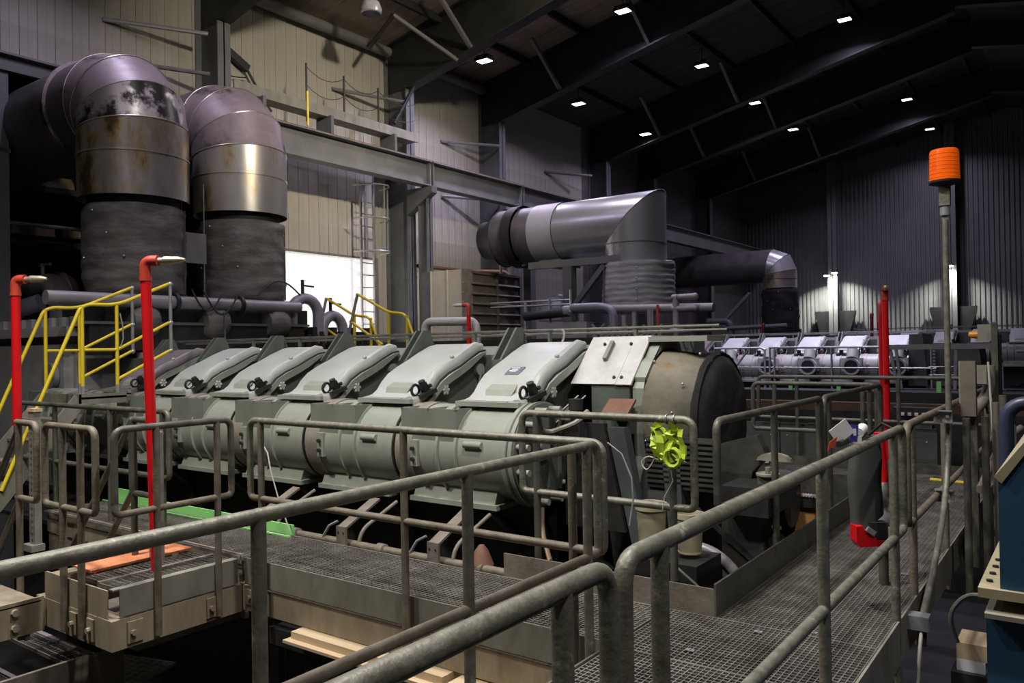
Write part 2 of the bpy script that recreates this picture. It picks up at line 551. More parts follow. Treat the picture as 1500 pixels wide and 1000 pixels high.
# grimy lower edge trims over the door
MB().box(HX0 - 0.1, HX0 + 0.06, HY0, 9.55, 6.45, 6.73).build('trim_3', M['steel_col'], smooth=0, kind='structure')
MB().box(HX0 - 0.1, HX0 + 0.16, HY0, 9.55, 6.70, 6.74).build('trim_4', M['steel_gird'], smooth=0, kind='structure')
MB().box(HX0 - 0.02, HX0 + 0.03, DOOR_Y0, DOOR_Y1, DOOR_Z - 0.04, DOOR_Z + 0.01).build('trim_1', M['tread'], smooth=0, kind='structure')
MB().box(HX0 - 0.03, HX0 + 0.05, DOOR_Y1 - 0.02, DOOR_Y1 + 0.07, FZ, DOOR_Z + 0.02).build('trim_2', M['plate'], smooth=0, kind='structure')
# daylit translucent roller door of vertical sheets
dr = thing('door_1', None, None, (HX0, 12.4, FZ), kind='structure')
yy = DOOR_Y0
while yy < DOOR_Y1 - 0.01:
    y2 = min(yy + 0.62, DOOR_Y1)
    MB().box(HX0 - 0.10, HX0 - 0.06, yy + 0.004, y2 - 0.004, FZ, DOOR_Z).build('door_sheet', M['daylit'], dr, smooth=0)
    yy += 0.62
area_lamp('door_daylight', (HX0 + 0.05, 12.45, 1.0), 45, (1, 0.98, 0.97), 2.5, 170, rot=(0, -PI / 2, 0))

# annex behind the left wall
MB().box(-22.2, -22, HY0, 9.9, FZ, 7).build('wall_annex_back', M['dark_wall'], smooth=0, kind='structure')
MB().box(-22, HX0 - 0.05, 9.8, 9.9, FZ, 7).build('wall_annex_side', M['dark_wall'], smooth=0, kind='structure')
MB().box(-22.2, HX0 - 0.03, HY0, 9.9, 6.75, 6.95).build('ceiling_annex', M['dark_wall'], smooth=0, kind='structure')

# back wall: corrugated, and its posts
m = MB()
pr = []
x = HX0
while x < HX1:
    pr += [(x, 0), (x + 0.08, 0), (x + 0.10, 0.045), (x + 0.18, 0.045)]
    x += 0.20
vs, fs = [], []
for z in (FZ, 13):
    vs += [(px, HY1 + d, z) for px, d in pr]
n = len(pr)
for i in range(n - 1):
    fs.append((i, i + 1, n + i + 1, n + i))
m.faces(vs, fs).build('wall_back', M['wall_back'], smooth=0, kind='structure')

# roof: boards running up the slope, purlins along the hall
rf = thing('ceiling', None, None, (RIDGE_X, 0, roof_z(RIDGE_X)), kind='structure')


def roof_slab(x0, x1, y0, y1, t=0.05):
    z0, z1 = roof_z(x0), roof_z(x1)
    return [(x0, y0, z0), (x1, y0, z1), (x1, y1, z1), (x0, y1, z0), (x0, y0, z0 + t), (x1, y0, z1 + t), (x1, y1, z1 + t), (x0, y1, z0 + t)]


BF = [(0, 3, 2, 1), (4, 5, 6, 7), (0, 1, 5, 4), (1, 2, 6, 5), (2, 3, 7, 6), (3, 0, 4, 7)]
y = HY0
first = None
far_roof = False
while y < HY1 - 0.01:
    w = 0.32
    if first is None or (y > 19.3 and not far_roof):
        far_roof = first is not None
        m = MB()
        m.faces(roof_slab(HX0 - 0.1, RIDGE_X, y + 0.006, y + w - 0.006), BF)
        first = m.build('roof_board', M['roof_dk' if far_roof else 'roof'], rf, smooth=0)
        fy = y
    else:
        o = bpy.data.objects.new('roof_board', first.data)
        COL.objects.link(o)
        o.parent = rf
        o.location = (0, y - fy, (0.006 if int(y * 3) % 2 else 0))
    y += w
MB().faces(roof_slab(RIDGE_X, HX1 + 0.2, HY0, HY1), BF).build('roof_slope', M['dark_wall'], rf, smooth=0)
MB().faces([(HX0 - 0.1, HY0, roof_z(HX0) + 0.07), (RIDGE_X, HY0, roof_z(RIDGE_X) + 0.07), (RIDGE_X, HY1, roof_z(RIDGE_X) + 0.07), (HX0 - 0.1, HY1, roof_z(HX0) + 0.07)], [(0, 1, 2, 3)]).build('roof_deck', M['dark_wall'], rf, smooth=0)
for px in (-13.1, -11.2, -9.3, -7.4, -5.5, -3.6):
    MB().box(px - 0.04, px + 0.04, HY0, HY1, roof_z(px) - 0.2, roof_z(px) - 0.005).build('purlin', M['steel_dk'], rf, smooth=0)

# ------------------------------------------------------------------ portal frames
FR_Y = [3.4, 9.72, 15.2, 19.2, 25.7, 29.6, 35.4]
FR_L = ['steel portal frame hidden in shadow above the big stained duct', 'dark steel portal frame at the left end of the bright door bay',
        'dark steel portal frame beside the caged ladder', 'dark steel portal frame behind the louvred cooler unit',
        'dark steel portal frame rising behind the shiny elbow duct', 'unlit steel portal frame, second from the far wall', 'unlit steel portal frame closest to the far wall']
for fy_, lab in zip(FR_Y, FR_L):
    t = thing('portal_frame', lab, 'steel frame', (HX0, fy_, FZ), 'portal frames of the hall')
    # I-section column standing off the cladding
    m = MB()
    m.box(-15.0, -14.2, fy_ - 0.015, fy_ + 0.015, FZ, 8.4)
    m.box(-14.23, -14.2, fy_ - 0.15, fy_ + 0.15, FZ, 8.35)
    m.box(-15.0, -14.97, fy_ - 0.15, fy_ + 0.15, FZ, 9.5)
    m.build('column', M['steel_col'], t, smooth=0)
    m = MB()
    for s in (-0.02,):
        poly = [(-14.99, fy_ - 0.02, 8.3), (-14.2, fy_ - 0.02, 8.3), (RIDGE_X, fy_ - 0.02, 10.85), (RIDGE_X, fy_ - 0.02, roof_z(RIDGE_X) - 0.02), (-14.99, fy_ - 0.02, roof_z(-14.99) - 0.02)]
        m.prism(poly, (0, 0.04, 0))
    m.beam((-14.25, fy_, 8.3), (RIDGE_X, fy_, 10.85), 0.32, 0.04)
    m.beam((-14.9, fy_, roof_z(-14.9) - 0.05), (RIDGE_X, fy_, roof_z(RIDGE_X) - 0.05), 0.32, 0.04)
    m.build('rafter', M['steel_dk'], t, smooth=0)
    m = MB()
    m.beam((RIDGE_X, fy_, 11.4), (HX1, fy_, 9.1), 0.3, 0.8)
    m.build('rafter', M['steel_dk'], t, smooth=0)
    m = MB().box(HX1 - 0.8, HX1 - 0.02, fy_ - 0.15, fy_ + 0.15, FZ, 9.4)
    m.build('column', M['steel_dk'], t, smooth=0)
    # fly brace from purlin down to the rafter's lower flange
    for xx in (-12.2, -9.4):
        MB().beam((xx, fy_ - 1.3, roof_z(xx) - 0.15), (xx + 0.1, fy_ - 0.05, 8.3 + 0.228 * (xx + 14.2) + 0.1), 0.09, 0.09).build('fly_brace', M['steel_gird'], t, smooth=0)
        MB().beam((xx, fy_ + 1.3, roof_z(xx) - 0.15), (xx + 0.1, fy_ + 0.05, 8.3 + 0.228 * (xx + 14.2) + 0.1), 0.09, 0.09).build('fly_brace', M['steel_col'], t, smooth=0)

# horizontal wall struts from the cladding to the column flange
STR = [((-14.97, 7.65, 7.88), (-14.22, 9.36, 7.94), 'horizontal strut with a bright glint high above the stained duct'),
       ((-14.97, 8.2, 7.2), (-14.22, 9.40, 7.14), 'short lower wall strut behind the stained duct elbow'),
       ((-14.97, 13.25, 7.98), (-14.22, 15.05, 7.93), 'horizontal wall strut above the crane access walkway'),
       ((-14.97, 17.29, 7.49), (-14.22, 19.05, 7.58), 'horizontal wall strut above the girder in the pale bay'),
       ((-14.97, 17.26, 5.92), (-14.22, 19.05, 5.95), 'horizontal wall strut just under the girder in the pale bay'),
       ((-14.97, 22.64, 7.51), (-14.22, 24.5, 7.58), 'horizontal wall strut in the dim bay above the shiny duct')]
for p, q, lab in STR:
    o = MB().tube([p, q], 0.045, 8).build('wall_strut', M['zinc'] if 'girder' in lab or 'glint' in lab else M['steel_gird'], origin=p)
    tag(o, lab, 'strut', 'struts between wall and columns')
# eave pipes
for a, b, lab in ((9.7, 15.0, 'long round grey eave pipe above the cream wall bay'), (15.5, 19.0, 'round grey eave pipe above the pale corrugated bay')):
    o = MB().tube([(-14.75, a, 9.32), (-14.75, b, 9.32)], 0.13, 12).build('eave_pipe', M['steel_gird'], origin=(-14.75, a, 9.32))
    tag(o, lab, 'pipe')
# knee brace diagonals at the haunch
for p, q, lab in (((-13.93, 13.5, 8.8), (-13.19, 13.6, 9.45), 'short dark bracing bar under the roof boards by the bell lamp'),
                  ((-13.19, 13.6, 9.45), (-12.5, 15.1, 8.65), 'light grey diagonal bracing bar by the bell lamp'),
                  ((-14.0, 14.4, 7.2), (-13.95, 15.1, 8.3), 'dark bracing strut on the column above the ladder')):
    o = MB().tube([p, q], 0.05, 8).build('knee_brace', M['steel_gird'] if 'light' in lab else M['steel_dk'], origin=p)
    tag(o, lab, 'brace')

# ------------------------------------------------------------------ crane runway girder
SEG = [(9.60, 15.15, 'long grey crane runway girder over the daylit door'),
       (15.2, 19.15, 'short grey crane runway girder in front of the pale bay'), (19.2, HY1 - 0.3, 'crane runway girder receding behind the shiny duct')]
for a, b, lab in SEG:
    t = thing('crane_girder', lab, 'crane girder', (-13.6, a, 5.68), 'crane runway girders')
    MB().box(-13.615, -13.585, a, b, 5.7, 6.3).build('web', M['steel_gird'], t, smooth=0)
    MB().box(-13.78, -13.42, a, b, 6.28, 6.31).build('top_flange', M['steel_gird'], t, smooth=0)
    MB().box(-13.75, -13.45, a, b, 5.68, 5.71).build('bottom_flange', M['steel_gird'], t, smooth=0)
    MB().box(-13.64, -13.56, a, b, 6.31, 6.37).build('crane_rail', M['rustrail'], t, smooth=0)
    for yy in (a + 0.03, b - 0.05):
        if yy > HY0 + 1:
            MB().box(-13.75, -13.46, yy, yy + 0.025, 5.71, 6.28).build('stiffener', M['steel_gird'], t, smooth=0)
    br = MB()
    br.prism([(-14.2, b - 0.12, 5.66), (-13.35, b - 0.12, 5.66), (-13.35, b - 0.12, 5.5), (-14.2, b - 0.12, 5.0)], (0, 0.2, 0))
    if b < 20:
        br.build('bracket', M['steel_col'], t, smooth=0)
        MB().ibeam((-13.7, b + 0.02, FZ), (-13.7, b + 0.02, 5.66), 0.22, 0.3, 0.025, (1, 0, 0)).build('post', M['steel_col'], t, smooth=0)
    else:
        br.bm.free()

# crane access walkway above the girder
t = thing('crane_walkway', 'narrow grey access walkway with posts and sagging chains above the girder', 'walkway', (-13.9, 9.7, 6.8))
MB().box(-14.15, -13.72, 9.6, 14.95, 6.80, 6.84).build('deck', M['plate'], t, smooth=0)
MB().box(-13.75, -13.70, 9.6, 14.95, 6.78, 7.0).build('edge_channel', M['plate'], t, smooth=0)
for yy in (10.2, 12.0, 14.0):
    MB().box(-14.1, -13.6, yy, yy + 0.08, 6.37, 6.80).build('support', M['steel_col'], t, smooth=0)
for k, yy in enumerate((11.42, 12.5, 13.58)):
    MB().tube([(-13.72, yy, 6.55 if k == 0 else 6.85), (-13.72, yy, 7.82)], 0.022, 8).build('post', M['steel_dk'], t)
o = MB().tube([(-13.69, 11.42, 6.45), (-13.69, 11.42, 7.2)], 0.026, 8).build('yellow_sleeve', M['yellow'], t)
o['label'] = 'yellow painted lower half of the first post'
for zt in (7.75, 7.35):
    for a, b in ((11.42, 12.5), (12.5, 13.58), (13.58, 14.9)):
        pts = [(-13.72, a + (b - a) * s / 6, zt - 0.18 * (1 - (2 * s / 6 - 1) ** 2)) for s in range(7)]
        MB().tube(pts, 0.008, 5).build('chain', M['steel_dk'], t)

# dark cable tray hanging on the cream wall left of the walkway
t = thing('cable_bracket', 'dark slanted bracket with drooping cables on the cream wall', 'bracket', (-14.9, 10.4, 8.0))
MB().beam((-14.85, 9.75, 8.25), (-14.85, 10.75, 7.75), 0.12, 0.16).build('arm', M['steel_dk'], t, smooth=0)
MB().tube([(-14.85, 10.72, 7.75), (-14.8, 11.0, 7.3), (-14.7, 11.25, 6.9)], 0.03, 8).build('cable', M['black'], t)
MB().tube(fillet([(-14.85, 9.8, 8.0), (-14.85, 10.2, 7.45), (-14.85, 10.7, 7.55)], 0.4), 0.012, 6).build('cable', M['black'], t)

# caged ladder on the column beside the door
t = thing('caged_ladder', 'tall steel ladder with round safety cage beside the bright door', 'ladder', (-14.3, 13.8, FZ))
for yy in (13.60, 14.02):
    MB().box(-14.42, -14.37, yy - 0.02, yy + 0.02, FZ, 5.66).build('stile', M['zinc'], t, smooth=0)
for k in range(26):
    z = -2.3 + k * 0.3
    MB().tube([(-14.4, 13.60, z), (-14.4, 14.02, z)], 0.014, 6).build('rung', M['steel_gird'], t)
for z in (5.55, 4.75, 3.95):
    pts = [(-14.4 + 0.62 * math.sin(PI * s / 10) * 1.0, 13.81 - 0.45 * math.cos(PI * s / 10), z) for s in range(11)]
    MB().tube(pts, 0.022, 6).build('hoop', M['zinc'], t)
for s in (2, 5, 8):
    xx, yy = -14.4 + 0.6 * math.sin(PI * s / 10), 13.81 - 0.44 * math.cos(PI * s / 10)
    MB().box(xx - 0.006, xx + 0.006, yy - 0.02, yy + 0.02, 3.95, 5.55).build('cage_bar', M['zinc'], t, smooth=0)
# ------------------------------------------------------------------ ceiling lamps
ROWLAB = {'wall row': 'lamp row nearest the left wall', 'middle row': 'middle lamp row', 'right row': 'right-hand lamp row', 'far right row': 'unseen far right row with the added floodlight', 'low row': 'added unseen low lamp row over the pit', 'left low row': 'added unseen low lamp row over the landing'}
lamp_parts = None
ordn = ['first', 'second', 'third', 'fourth', 'fifth', 'sixth', 'seventh', 'eighth', 'ninth']
for row, lx, lz, lst in LAMP_ROWS:
    for k, (ly, pw, colr) in enumerate(lst):
        near = colr is not COOL
        lab = 'glowing high-bay lamp, %s from the front in the %s' % (ordn[k], ROWLAB[row])
        loc = (lx, ly, lz)
        if lamp_parts is None:
            t = thing('ceiling_lamp', lab, 'lamp', loc, 'high-bay ceiling lamps')
            m = MB().box(lx - 0.20, lx + 0.20, ly - 0.15, ly + 0.15, lz, lz + 0.07)
            for q in range(5):
                m.box(lx - 0.18, lx + 0.18, ly - 0.12 + q * 0.055, ly - 0.105 + q * 0.055, lz + 0.07, lz + 0.13)
            m.build('housing', M['steel_dk'], t, smooth=0, kind='stuff')
            MB().box(lx - 0.17, lx + 0.17, ly - 0.12, ly + 0.12, lz - 0.012, lz - 0.001).build('lens', M['lens'], t, smooth=0)
            MB().tube([(lx, ly, lz + 0.1), (lx, ly, lz + 1.0)], 0.012, 6).build('hanger', M['steel_dk'], t)
            lamp_parts = t
        else:
            t = copy_tree(lamp_parts, loc, lab)
        area_lamp('lamp_light', (0, 0, -0.03), (LAMP_NEAR if near else LAMP_FAR) * pw, colr, 0.8 if colr is FLOOD else 0.32, 38 if colr is FLOOD else 140 if near else (150 if row == 'wall row' else 84), parent=t, kind='POINT' if colr is WARM else 'AREA',
                  rot=tuple(V((-17.5, 7.2, -4.3)).to_track_quat('-Z', 'Y').to_euler()) if colr is FLOOD else (0, 0, 0))

# unlit glass bell lamp under the roof boards
t = thing('bell_lamp', 'unlit dark bell lamp with clear glass skirt under the roof boards', 'lamp', (-12.5, 12.2, 8.8))
c = (-12.5, 12.2, 8.85)
MB().lathe([(0.045, 0.62), (0.06, 0.5), (0.09, 0.42), (0.12, 0.34), (0.19, 0.22)], c, (0, 0, 1), 16).build('housing', M['black'], t)
MB().lathe([(0.19, 0.22), (0.235, 0.08), (0.23, 0.0), (0.20, -0.02), (0.19, 0.06), (0.15, 0.2)], c, (0, 0, 1), 16, cap=False).build('glass_skirt', M['glass'], t)
MB().box(-12.6, -12.4, 12.12, 12.28, 9.45, 9.62).build('junction_box', M['timber'], t, smooth=0)
MB().tube([(-12.5, 12.2, 9.6), (-12.5, 12.2, roof_z(-12.5))], 0.02, 6).build('hanger', M['steel_dk'], t)

# posts on the back wall with small lamps
for px, lab, z0 in ((-10.33, 'pale lit post on the back wall beside the dark duct', 4.75), (-5.15, 'pale lit post on the back wall behind the beacon mast', 5.1)):
    t = thing('wall_post', lab, 'column', (px, HY1 - 0.5, FZ), 'posts on the back wall')
    MB().ibeam((px, HY1 - 0.5, FZ), (px, HY1 - 0.5, 12), 0.42, 0.6, 0.03, (0, 1, 0)).build('shaft', M['wall_back'], t, smooth=0)
    for s in (-1, 1):
        MB().prism([(px + s * 0.22, HY1 - 0.6, 3.1), (px + s * 0.95, HY1 - 0.6, 3.1), (px + s * 0.95, HY1 - 0.6, 2.95), (px + s * 0.3, HY1 - 0.6, 0.4)], (0, 0.35, 0)).build('wing_bracket', M['steel_dk'], t, smooth=0)
LW = [(-10.55, 4.86, 'small bright wall lamp at the side of the lit post by the dark duct'), (-10.18, 4.98, 'small bright wall lamp on the face of the lit post by the dark duct'), (-5.17, 4.95, 'small bright wall lamp on the post behind the beacon mast')]
for px, pz, lab in LW:
    t = thing('wall_lamp', lab, 'lamp', (px, HY1 - 0.85, pz), 'small wall lamps')
    MB().box(px - 0.12, px + 0.12, HY1 - 1.12, HY1 - 0.79, pz, pz + 0.09).build('hood', M['steel_col'], t, smooth=0)
    MB().box(px - 0.11, px + 0.11, HY1 - 1.13, HY1 - 0.9, pz - 0.05, pz - 0.002).build('lens', M['lens_wall'], t, smooth=0)
    area_lamp('wall_lamp_light', (0, -0.25, -0.1), 120, (1.0, 1.0, 0.93), 0.2, 125, parent=t, rot=(math.radians(12), 0, 0))
# ------------------------------------------------------------------ big engine in front
EO = (-3.7, 5.4, FZ)
PITCH = 1.19
BY, BZ, BR = 5.39, 0.70, 0.385
eng = thing('diesel_engine', 'long grey-green diesel engine with slanted cylinder covers behind the near walkway', 'engine', EO, 'engines of the hall')


def rep(src, k):
    """the k-th copy of a part (and its sub-parts) one pitch further along the engine"""
    return dup_part(src, eng, (-PITCH * k, 0, 0))


J = -3.74
# charge-air receiver section
m = MB()
ax = (-1, 0, 0)
o0 = (J, BY, BZ)
prof = [(BR - 0.02, 0.0), (BR, 0.0), (BR, 0.475), (BR + 0.022, 0.48), (BR + 0.022, 0.505), (BR, 0.51), (BR, 0.675), (BR + 0.022, 0.68), (BR + 0.022, 0.705), (BR, 0.71), (BR, PITCH - 0.012), (BR - 0.02, PITCH - 0.012)]
m.lathe(prof, o0, ax, 40)
sec = m.build('receiver_section', M['engine'], eng)
m = MB()
m.lathe([(BR - 0.01, 0.0), (BR + 0.012, 0.0), (BR + 0.012, 0.19), (BR - 0.01, 0.19)], (J - PITCH + 0.21, BY, BZ), ax, 40)
m.build('coupling_band', M['brownband'], sec)
m = MB()
m.lathe([(BR + 0.016, 0), (BR + 0.016, 0.02)], (J - PITCH + 0.005, BY, BZ), ax, 40)
m.build('joint_clamp', M['black'], sec)
m = MB()   # foot flange under the section
m.box(J - 1.06, J - 0.12, 5.06, 5.60, 0.27, 0.31)
m.prism([(J - 1.04, 5.09, 0.31), (J - 1.04, 5.16, 0.48), (J - 1.04, 5.6, 0.48), (J - 1.04, 5.6, 0.31)], (0.88, 0, 0))
m.build('foot_flange', M['engine'], sec, smooth=0)
m = MB()   # lug plate with two bolts and a moulded step
m.box(J - 0.98, J - 0.90, 4.985, 5.05, 0.58, 0.80)
m.build('lug_plate', M['engine'], sec, smooth=0)
for z in (0.64, 0.73):
    MB().cyl((J - 0.94, 4.98, z), (J - 0.94, 4.955, z), 0.018, 8).build('bolt', M['steel_dk'], sec)
m = MB()
m.cyl((J - 0.40, 5.01, 0.79), (J - 0.22, 5.01, 0.79), 0.03, 10)
m.build('step_boss', M['engine'], sec)
# box on top of the receiver
m = MB()
x0, x1 = J - 1.11, J - 0.49
m.box(x0, x1, 5.02, 5.45, 0.80, 1.05)
for a in ((x0, x1, 5.02, 5.04), (x0, x1, 5.43, 5.45), (x0, x0 + 0.02, 5.02, 5.45), (x1 - 0.02, x1, 5.02, 5.45), (x0 + 0.3, x0 + 0.32, 5.02, 5.45)):
    m.box(a[0], a[1], a[2], a[3], 1.05, 1.07)
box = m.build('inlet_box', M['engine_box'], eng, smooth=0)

# cylinder cover
xl, xr = J - 0.62, J + 0.03
cp = [(6.26, 1.615), (6.17, 1.60), (6.00, 1.535), (5.86, 1.47), (5.70, 1.405), (5.57, 1.34), (5.48, 1.265), (5.42, 1.195), (5.36, 1.155), (5.30, 1.14), (5.24, 1.135)]


def cover_z(y):
    for (ya, za), (yb, zb) in zip(cp, cp[1:]):
        if yb <= y <= ya:
            return za + (zb - za) * (ya - y) / (ya - yb)
    return cp[-1][1]


m = MB()
cols = [(xl - 0.02, -0.05), (xl, -0.004), (xl + 0.02, 0.0), (xr - 0.095, 0.0), (xr - 0.08, 0.022), (xr - 0.05, 0.034), (xr - 0.025, 0.022), (xr - 0.005, -0.012), (xr + 0.0, -0.045)]
vs, fs = [], []
for i, (y, z) in enumerate(cp):
    damp = 0.15 if i == 0 else (0.4 if i > 8 else 1.0)
    for x, dz in cols:
        xx = x
        if dz == -0.05 or x > xr - 0.03:
            xx += 0.012 * math.sin(y * 13)
        vs.append((xx, y, z + (dz * damp if dz > 0 else dz)))
nc = len(cols)
for i in range(len(cp) - 1):
    for k in range(nc - 1):
        fs.append((i * nc + k, i * nc + k + 1, (i + 1) * nc + k + 1, (i + 1) * nc + k))
nv = len(vs)
vs += [(x, y, z - 0.055) for (x, y, z) in vs]
fs2 = [tuple(q + nv for q in f[::-1]) for f in fs]
edge = []
n_r = len(cp)
loop = [k for k in range(nc)] + [i * nc + nc - 1 for i in range(1, n_r)] + [(n_r - 1) * nc + k for k in range(nc - 2, -1, -1)] + [i * nc for i in range(n_r - 2, 0, -1)]
for a, b in zip(loop, loop[1:] + loop[:1]):
    edge.append((a, b, b + nv, a + nv))
m.faces(vs, fs + fs2 + edge)
cov = m.build('cylinder_cover', M['cover'], eng, smooth=28)
m = MB()   # wedge step moulded at the lower edge
m.faces([(xl + 0.16, 5.475, cover_z(5.475)), (xr - 0.22, 5.475, cover_z(5.475)), (xr - 0.22, 5.375, 1.165), (xl + 0.16, 5.375, 1.165), (xl + 0.14, 5.405, 1.215), (xr - 0.20, 5.405, 1.215)],
        [(0, 1, 5, 4), (4, 5, 2, 3), (1, 2, 5), (0, 4, 3)])
m.build('wedge_step', M['engine'], cov, smooth=0)
m = MB().box(xl - 0.03, xr - 0.02, 5.20, 5.31, 1.085, 1.125)
m.build('lower_lip', M['engine'], cov, smooth=0)
m = MB()   # gasket line along the right-hand edge
m.tube([(xr + 0.02 + 0.012 * math.sin(y * 13), y, z - 0.068) for y, z in cp[:9]], 0.012, 6)
m.build('gasket', M['black'], cov)
m = MB()
m.sphere((xr - 0.045, 5.82, 1.49), 0.022, 8)
m.build('lift_knob', M['cover'], cov)
# latch at the lower right corner: ring, screw block and lever
m = MB()
pts = [(xr - 0.04, 5.30 + 0.05 * math.cos(2 * PI * s / 12), 1.20 + 0.05 * math.sin(2 * PI * s / 12)) for s in range(13)]
m.tube(pts, 0.013, 6, False)
m.obox((xr + 0.01, 5.36, 1.225), (0.028, 0, 0), (0, 0.024, 0.016), (0, -0.02, 0.035))
m.cyl((xr + 0.01, 5.34, 1.255), (xr + 0.01, 5.325, 1.285), 0.032, 8)
m.cyl((xr - 0.05, 5.42, 1.22), (xr + 0.04, 5.42, 1.24), 0.018, 8)
m.beam((xr - 0.22, 5.22, 1.10), (xr + 0.04, 5.36, 1.16), 0.03, 0.03)
m.beam((xr + 0.02, 5.30, 1.14), (xr + 0.06, 5.46, 1.20), 0.05, 0.04)
m.build('clamp_latch', M['crank'], cov, kind='stuff')
# head housing under the cover
poly = [(5.26, 1.09)] + [(y, z - 0.06) for y, z in cp[::-1][1:]] + [(6.32, 1.55), (6.36, 1.40), (6.30, 1.25), (6.30, 0.75), (5.55, 0.75), (5.40, 0.98)]
m = MB().prism([(xl + 0.05, y, z) for y, z in poly], (xr - 0.03 - xl - 0.05, 0, 0))
hd = m.build('head_housing', M['engine_dk'], eng, smooth=0)
m = MB()   # rim flange under the cover edge
rim = [(y, z - 0.075) for y, z in cp[::-1][2:]] + [(y, z - 0.15) for y, z in cp[2:][::1]]
m.prism([(xr - 0.04, y, z) for y, z in rim], (0.085, 0, 0))
m.build('side_rim', M['engine'], hd, smooth=0)
m = MB()
m.cyl((xr - 0.03, 5.55, 1.03), (xr + 0.02, 5.55, 1.03), 0.05, 14)
m.cyl((xr - 0.03, 6.18, 1.36), (xr + 0.02, 6.18, 1.36), 0.06, 14)
m.build('side_boss', M['engine'], hd)
m = MB().tube(fillet([(xr + 0.03, 6.18, 1.36), (xr + 0.03, 6.12, 1.16), (xr + 0.02, 5.72, 0.95)], 0.08), 0.012, 6)
m.build('fuel_pipe', M['strut'], hd)
m = MB()   # star knob between the covers
for s in range(6):
    a = 2 * PI * s / 6
    m.sphere((xr + 0.035, 5.63 + 0.035 * math.cos(a), 1.19 + 0.035 * math.sin(a)), 0.018, 6)
m.cyl((xr - 0.02, 5.63, 1.19), (xr + 0.05, 5.63, 1.19), 0.028, 8)
m.build('star_knob', M['silver_knob'], hd, kind='stuff')
# pipe bracket of two triangular plates with a round sleeve beside it
m = MB()
bx = J - 0.76
for dx in (0.0, 0.09):
    m.prism([(bx + dx, 6.12, 1.76), (bx + dx, 5.86, 1.46), (bx + dx, 6.34, 1.50), (bx + dx, 6.22, 1.76)], (0.02, 0, 0))
m.box(bx, bx + 0.11, 6.22, 6.26, 1.5, 1.70)
brk = m.build('pipe_bracket', M['engine_dk'], eng, smooth=0)
m = MB().cyl((bx - 0.05, 6.2, 1.10), (bx - 0.05, 6.32, 1.58), 0.12, 18)
m.build('rod_sleeve', M['engine'], brk)

PROTOS = [(sec, 7), (box, 7), (cov, 6), (hd, 6), (brk, 6)]
index_kids()
for src, n in PROTOS:
    for k in range(1, n):
        c = rep(src, k)
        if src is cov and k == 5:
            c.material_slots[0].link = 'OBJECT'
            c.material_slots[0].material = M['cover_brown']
# name plate on the nearest cover only
o = MB().obox((-4.06, 5.62, cover_z(5.62) + 0.004), (0.075, 0, 0), (0, 0.055, 0.031), (0, -0.0015, 0.003)).build('name_plate', M['nameplate'], cov, smooth=0)
o['label'] = 'small dark name plate on the nearest cover'
for r_ in range(4):
    yy = 5.655 - r_ * 0.02
    MB().obox((-4.075 + 0.008 * (r_ % 2), yy, cover_z(yy) + 0.0095), (0.045 - 0.012 * (r_ % 2), 0, 0), (0, 0.004, 0.0022), (0, -0.0004, 0.0008)).build('print_line', M['white'], cov, smooth=0)

# end flange of the receiver with bolts
m = MB().lathe([(0.30, -0.0), (0.425, 0.0), (0.43, 0.02), (0.43, 0.10), (0.30, 0.10)], (J + 0.0, BY, BZ), (1, 0, 0), 48)
fl = m.build('end_flange', M['engine'], eng)
m = MB().lathe([(0.01, 0.0), (0.415, 0.0), (0.415, 0.015), (0.36, 0.03), (0.01, 0.03)], (J + 0.10, BY, BZ), (1, 0, 0), 48)
m.build('blind_cover', M['engine_dk'], fl)
MB().lathe([(0.432, 0.045), (0.438, 0.05), (0.438, 0.06), (0.432, 0.065)], (J, BY, BZ), (1, 0, 0), 48, cap=False).build('seam_ring', M['engine_dk'], fl)
for s in range(12):
    a = 2 * PI * (s + 0.5) / 12
    yy, zz = BY + 0.375 * math.cos(a), BZ + 0.375 * math.sin(a)
    MB().cyl((J + 0.11, yy, zz), (J + 0.23, yy, zz), 0.026, 10).build('flange_bolt', M['engine'], fl)
MB().cyl((J + 0.13, BY - 0.08, BZ + 0.08), (J + 0.20, BY - 0.08, BZ + 0.08), 0.06, 16).build('gauge', M['pipe_grey'], fl)
m = MB()
for dy in (-0.2, 0.02, 0.2):
    m.box(J + 0.125, J + 0.16, BY + dy - 0.012, BY + dy + 0.012, BZ - 0.3, BZ + 0.3)
m.build('stiffening_rib', M['engine_dk'], fl, smooth=0, kind='stuff')

# engine top deck, rails of pipe, block and crankcase
MB().box(-11.6, -3.60, 6.37, 7.7, 1.47, 1.585).build('top_deck', M['cover'], eng, smooth=0)
for yy, zz in ((6.62, 1.735), (6.80, 1.70)):
    MB().tube([(-11.0, yy, zz), (-2.6, yy, zz)], 0.014, 8).build('top_pipe', M['rail_dark'], eng)
for k in range(9):
    xx = -3.4 - k * 0.95
    MB().box(xx - 0.012, xx + 0.012, 6.6, 6.64, 1.58, 1.72).build('pipe_support', M['engine_dk'], eng, smooth=0)
MB().tube(fillet([(-4.30, 6.62, 1.735), (-4.10, 6.5, 1.735), (-4.05, 6.4, 1.62), (-4.12, 6.32, 1.50)], 0.08), 0.012, 6).build('vent_pipe', M['strut'], eng)
MB().box(-12.0, -3.80, 6.3, 8.3, 0.30, 1.5).box(-12.0, -3.80, 5.75, 6.3, 0.30, 0.8).build('cylinder_block', M['engine_dk'], eng, smooth=0)
MB().box(-12.0, -3.75, 5.5, 8.5, FZ, 0.28).build('crankcase', M['crank'], eng, smooth=0)
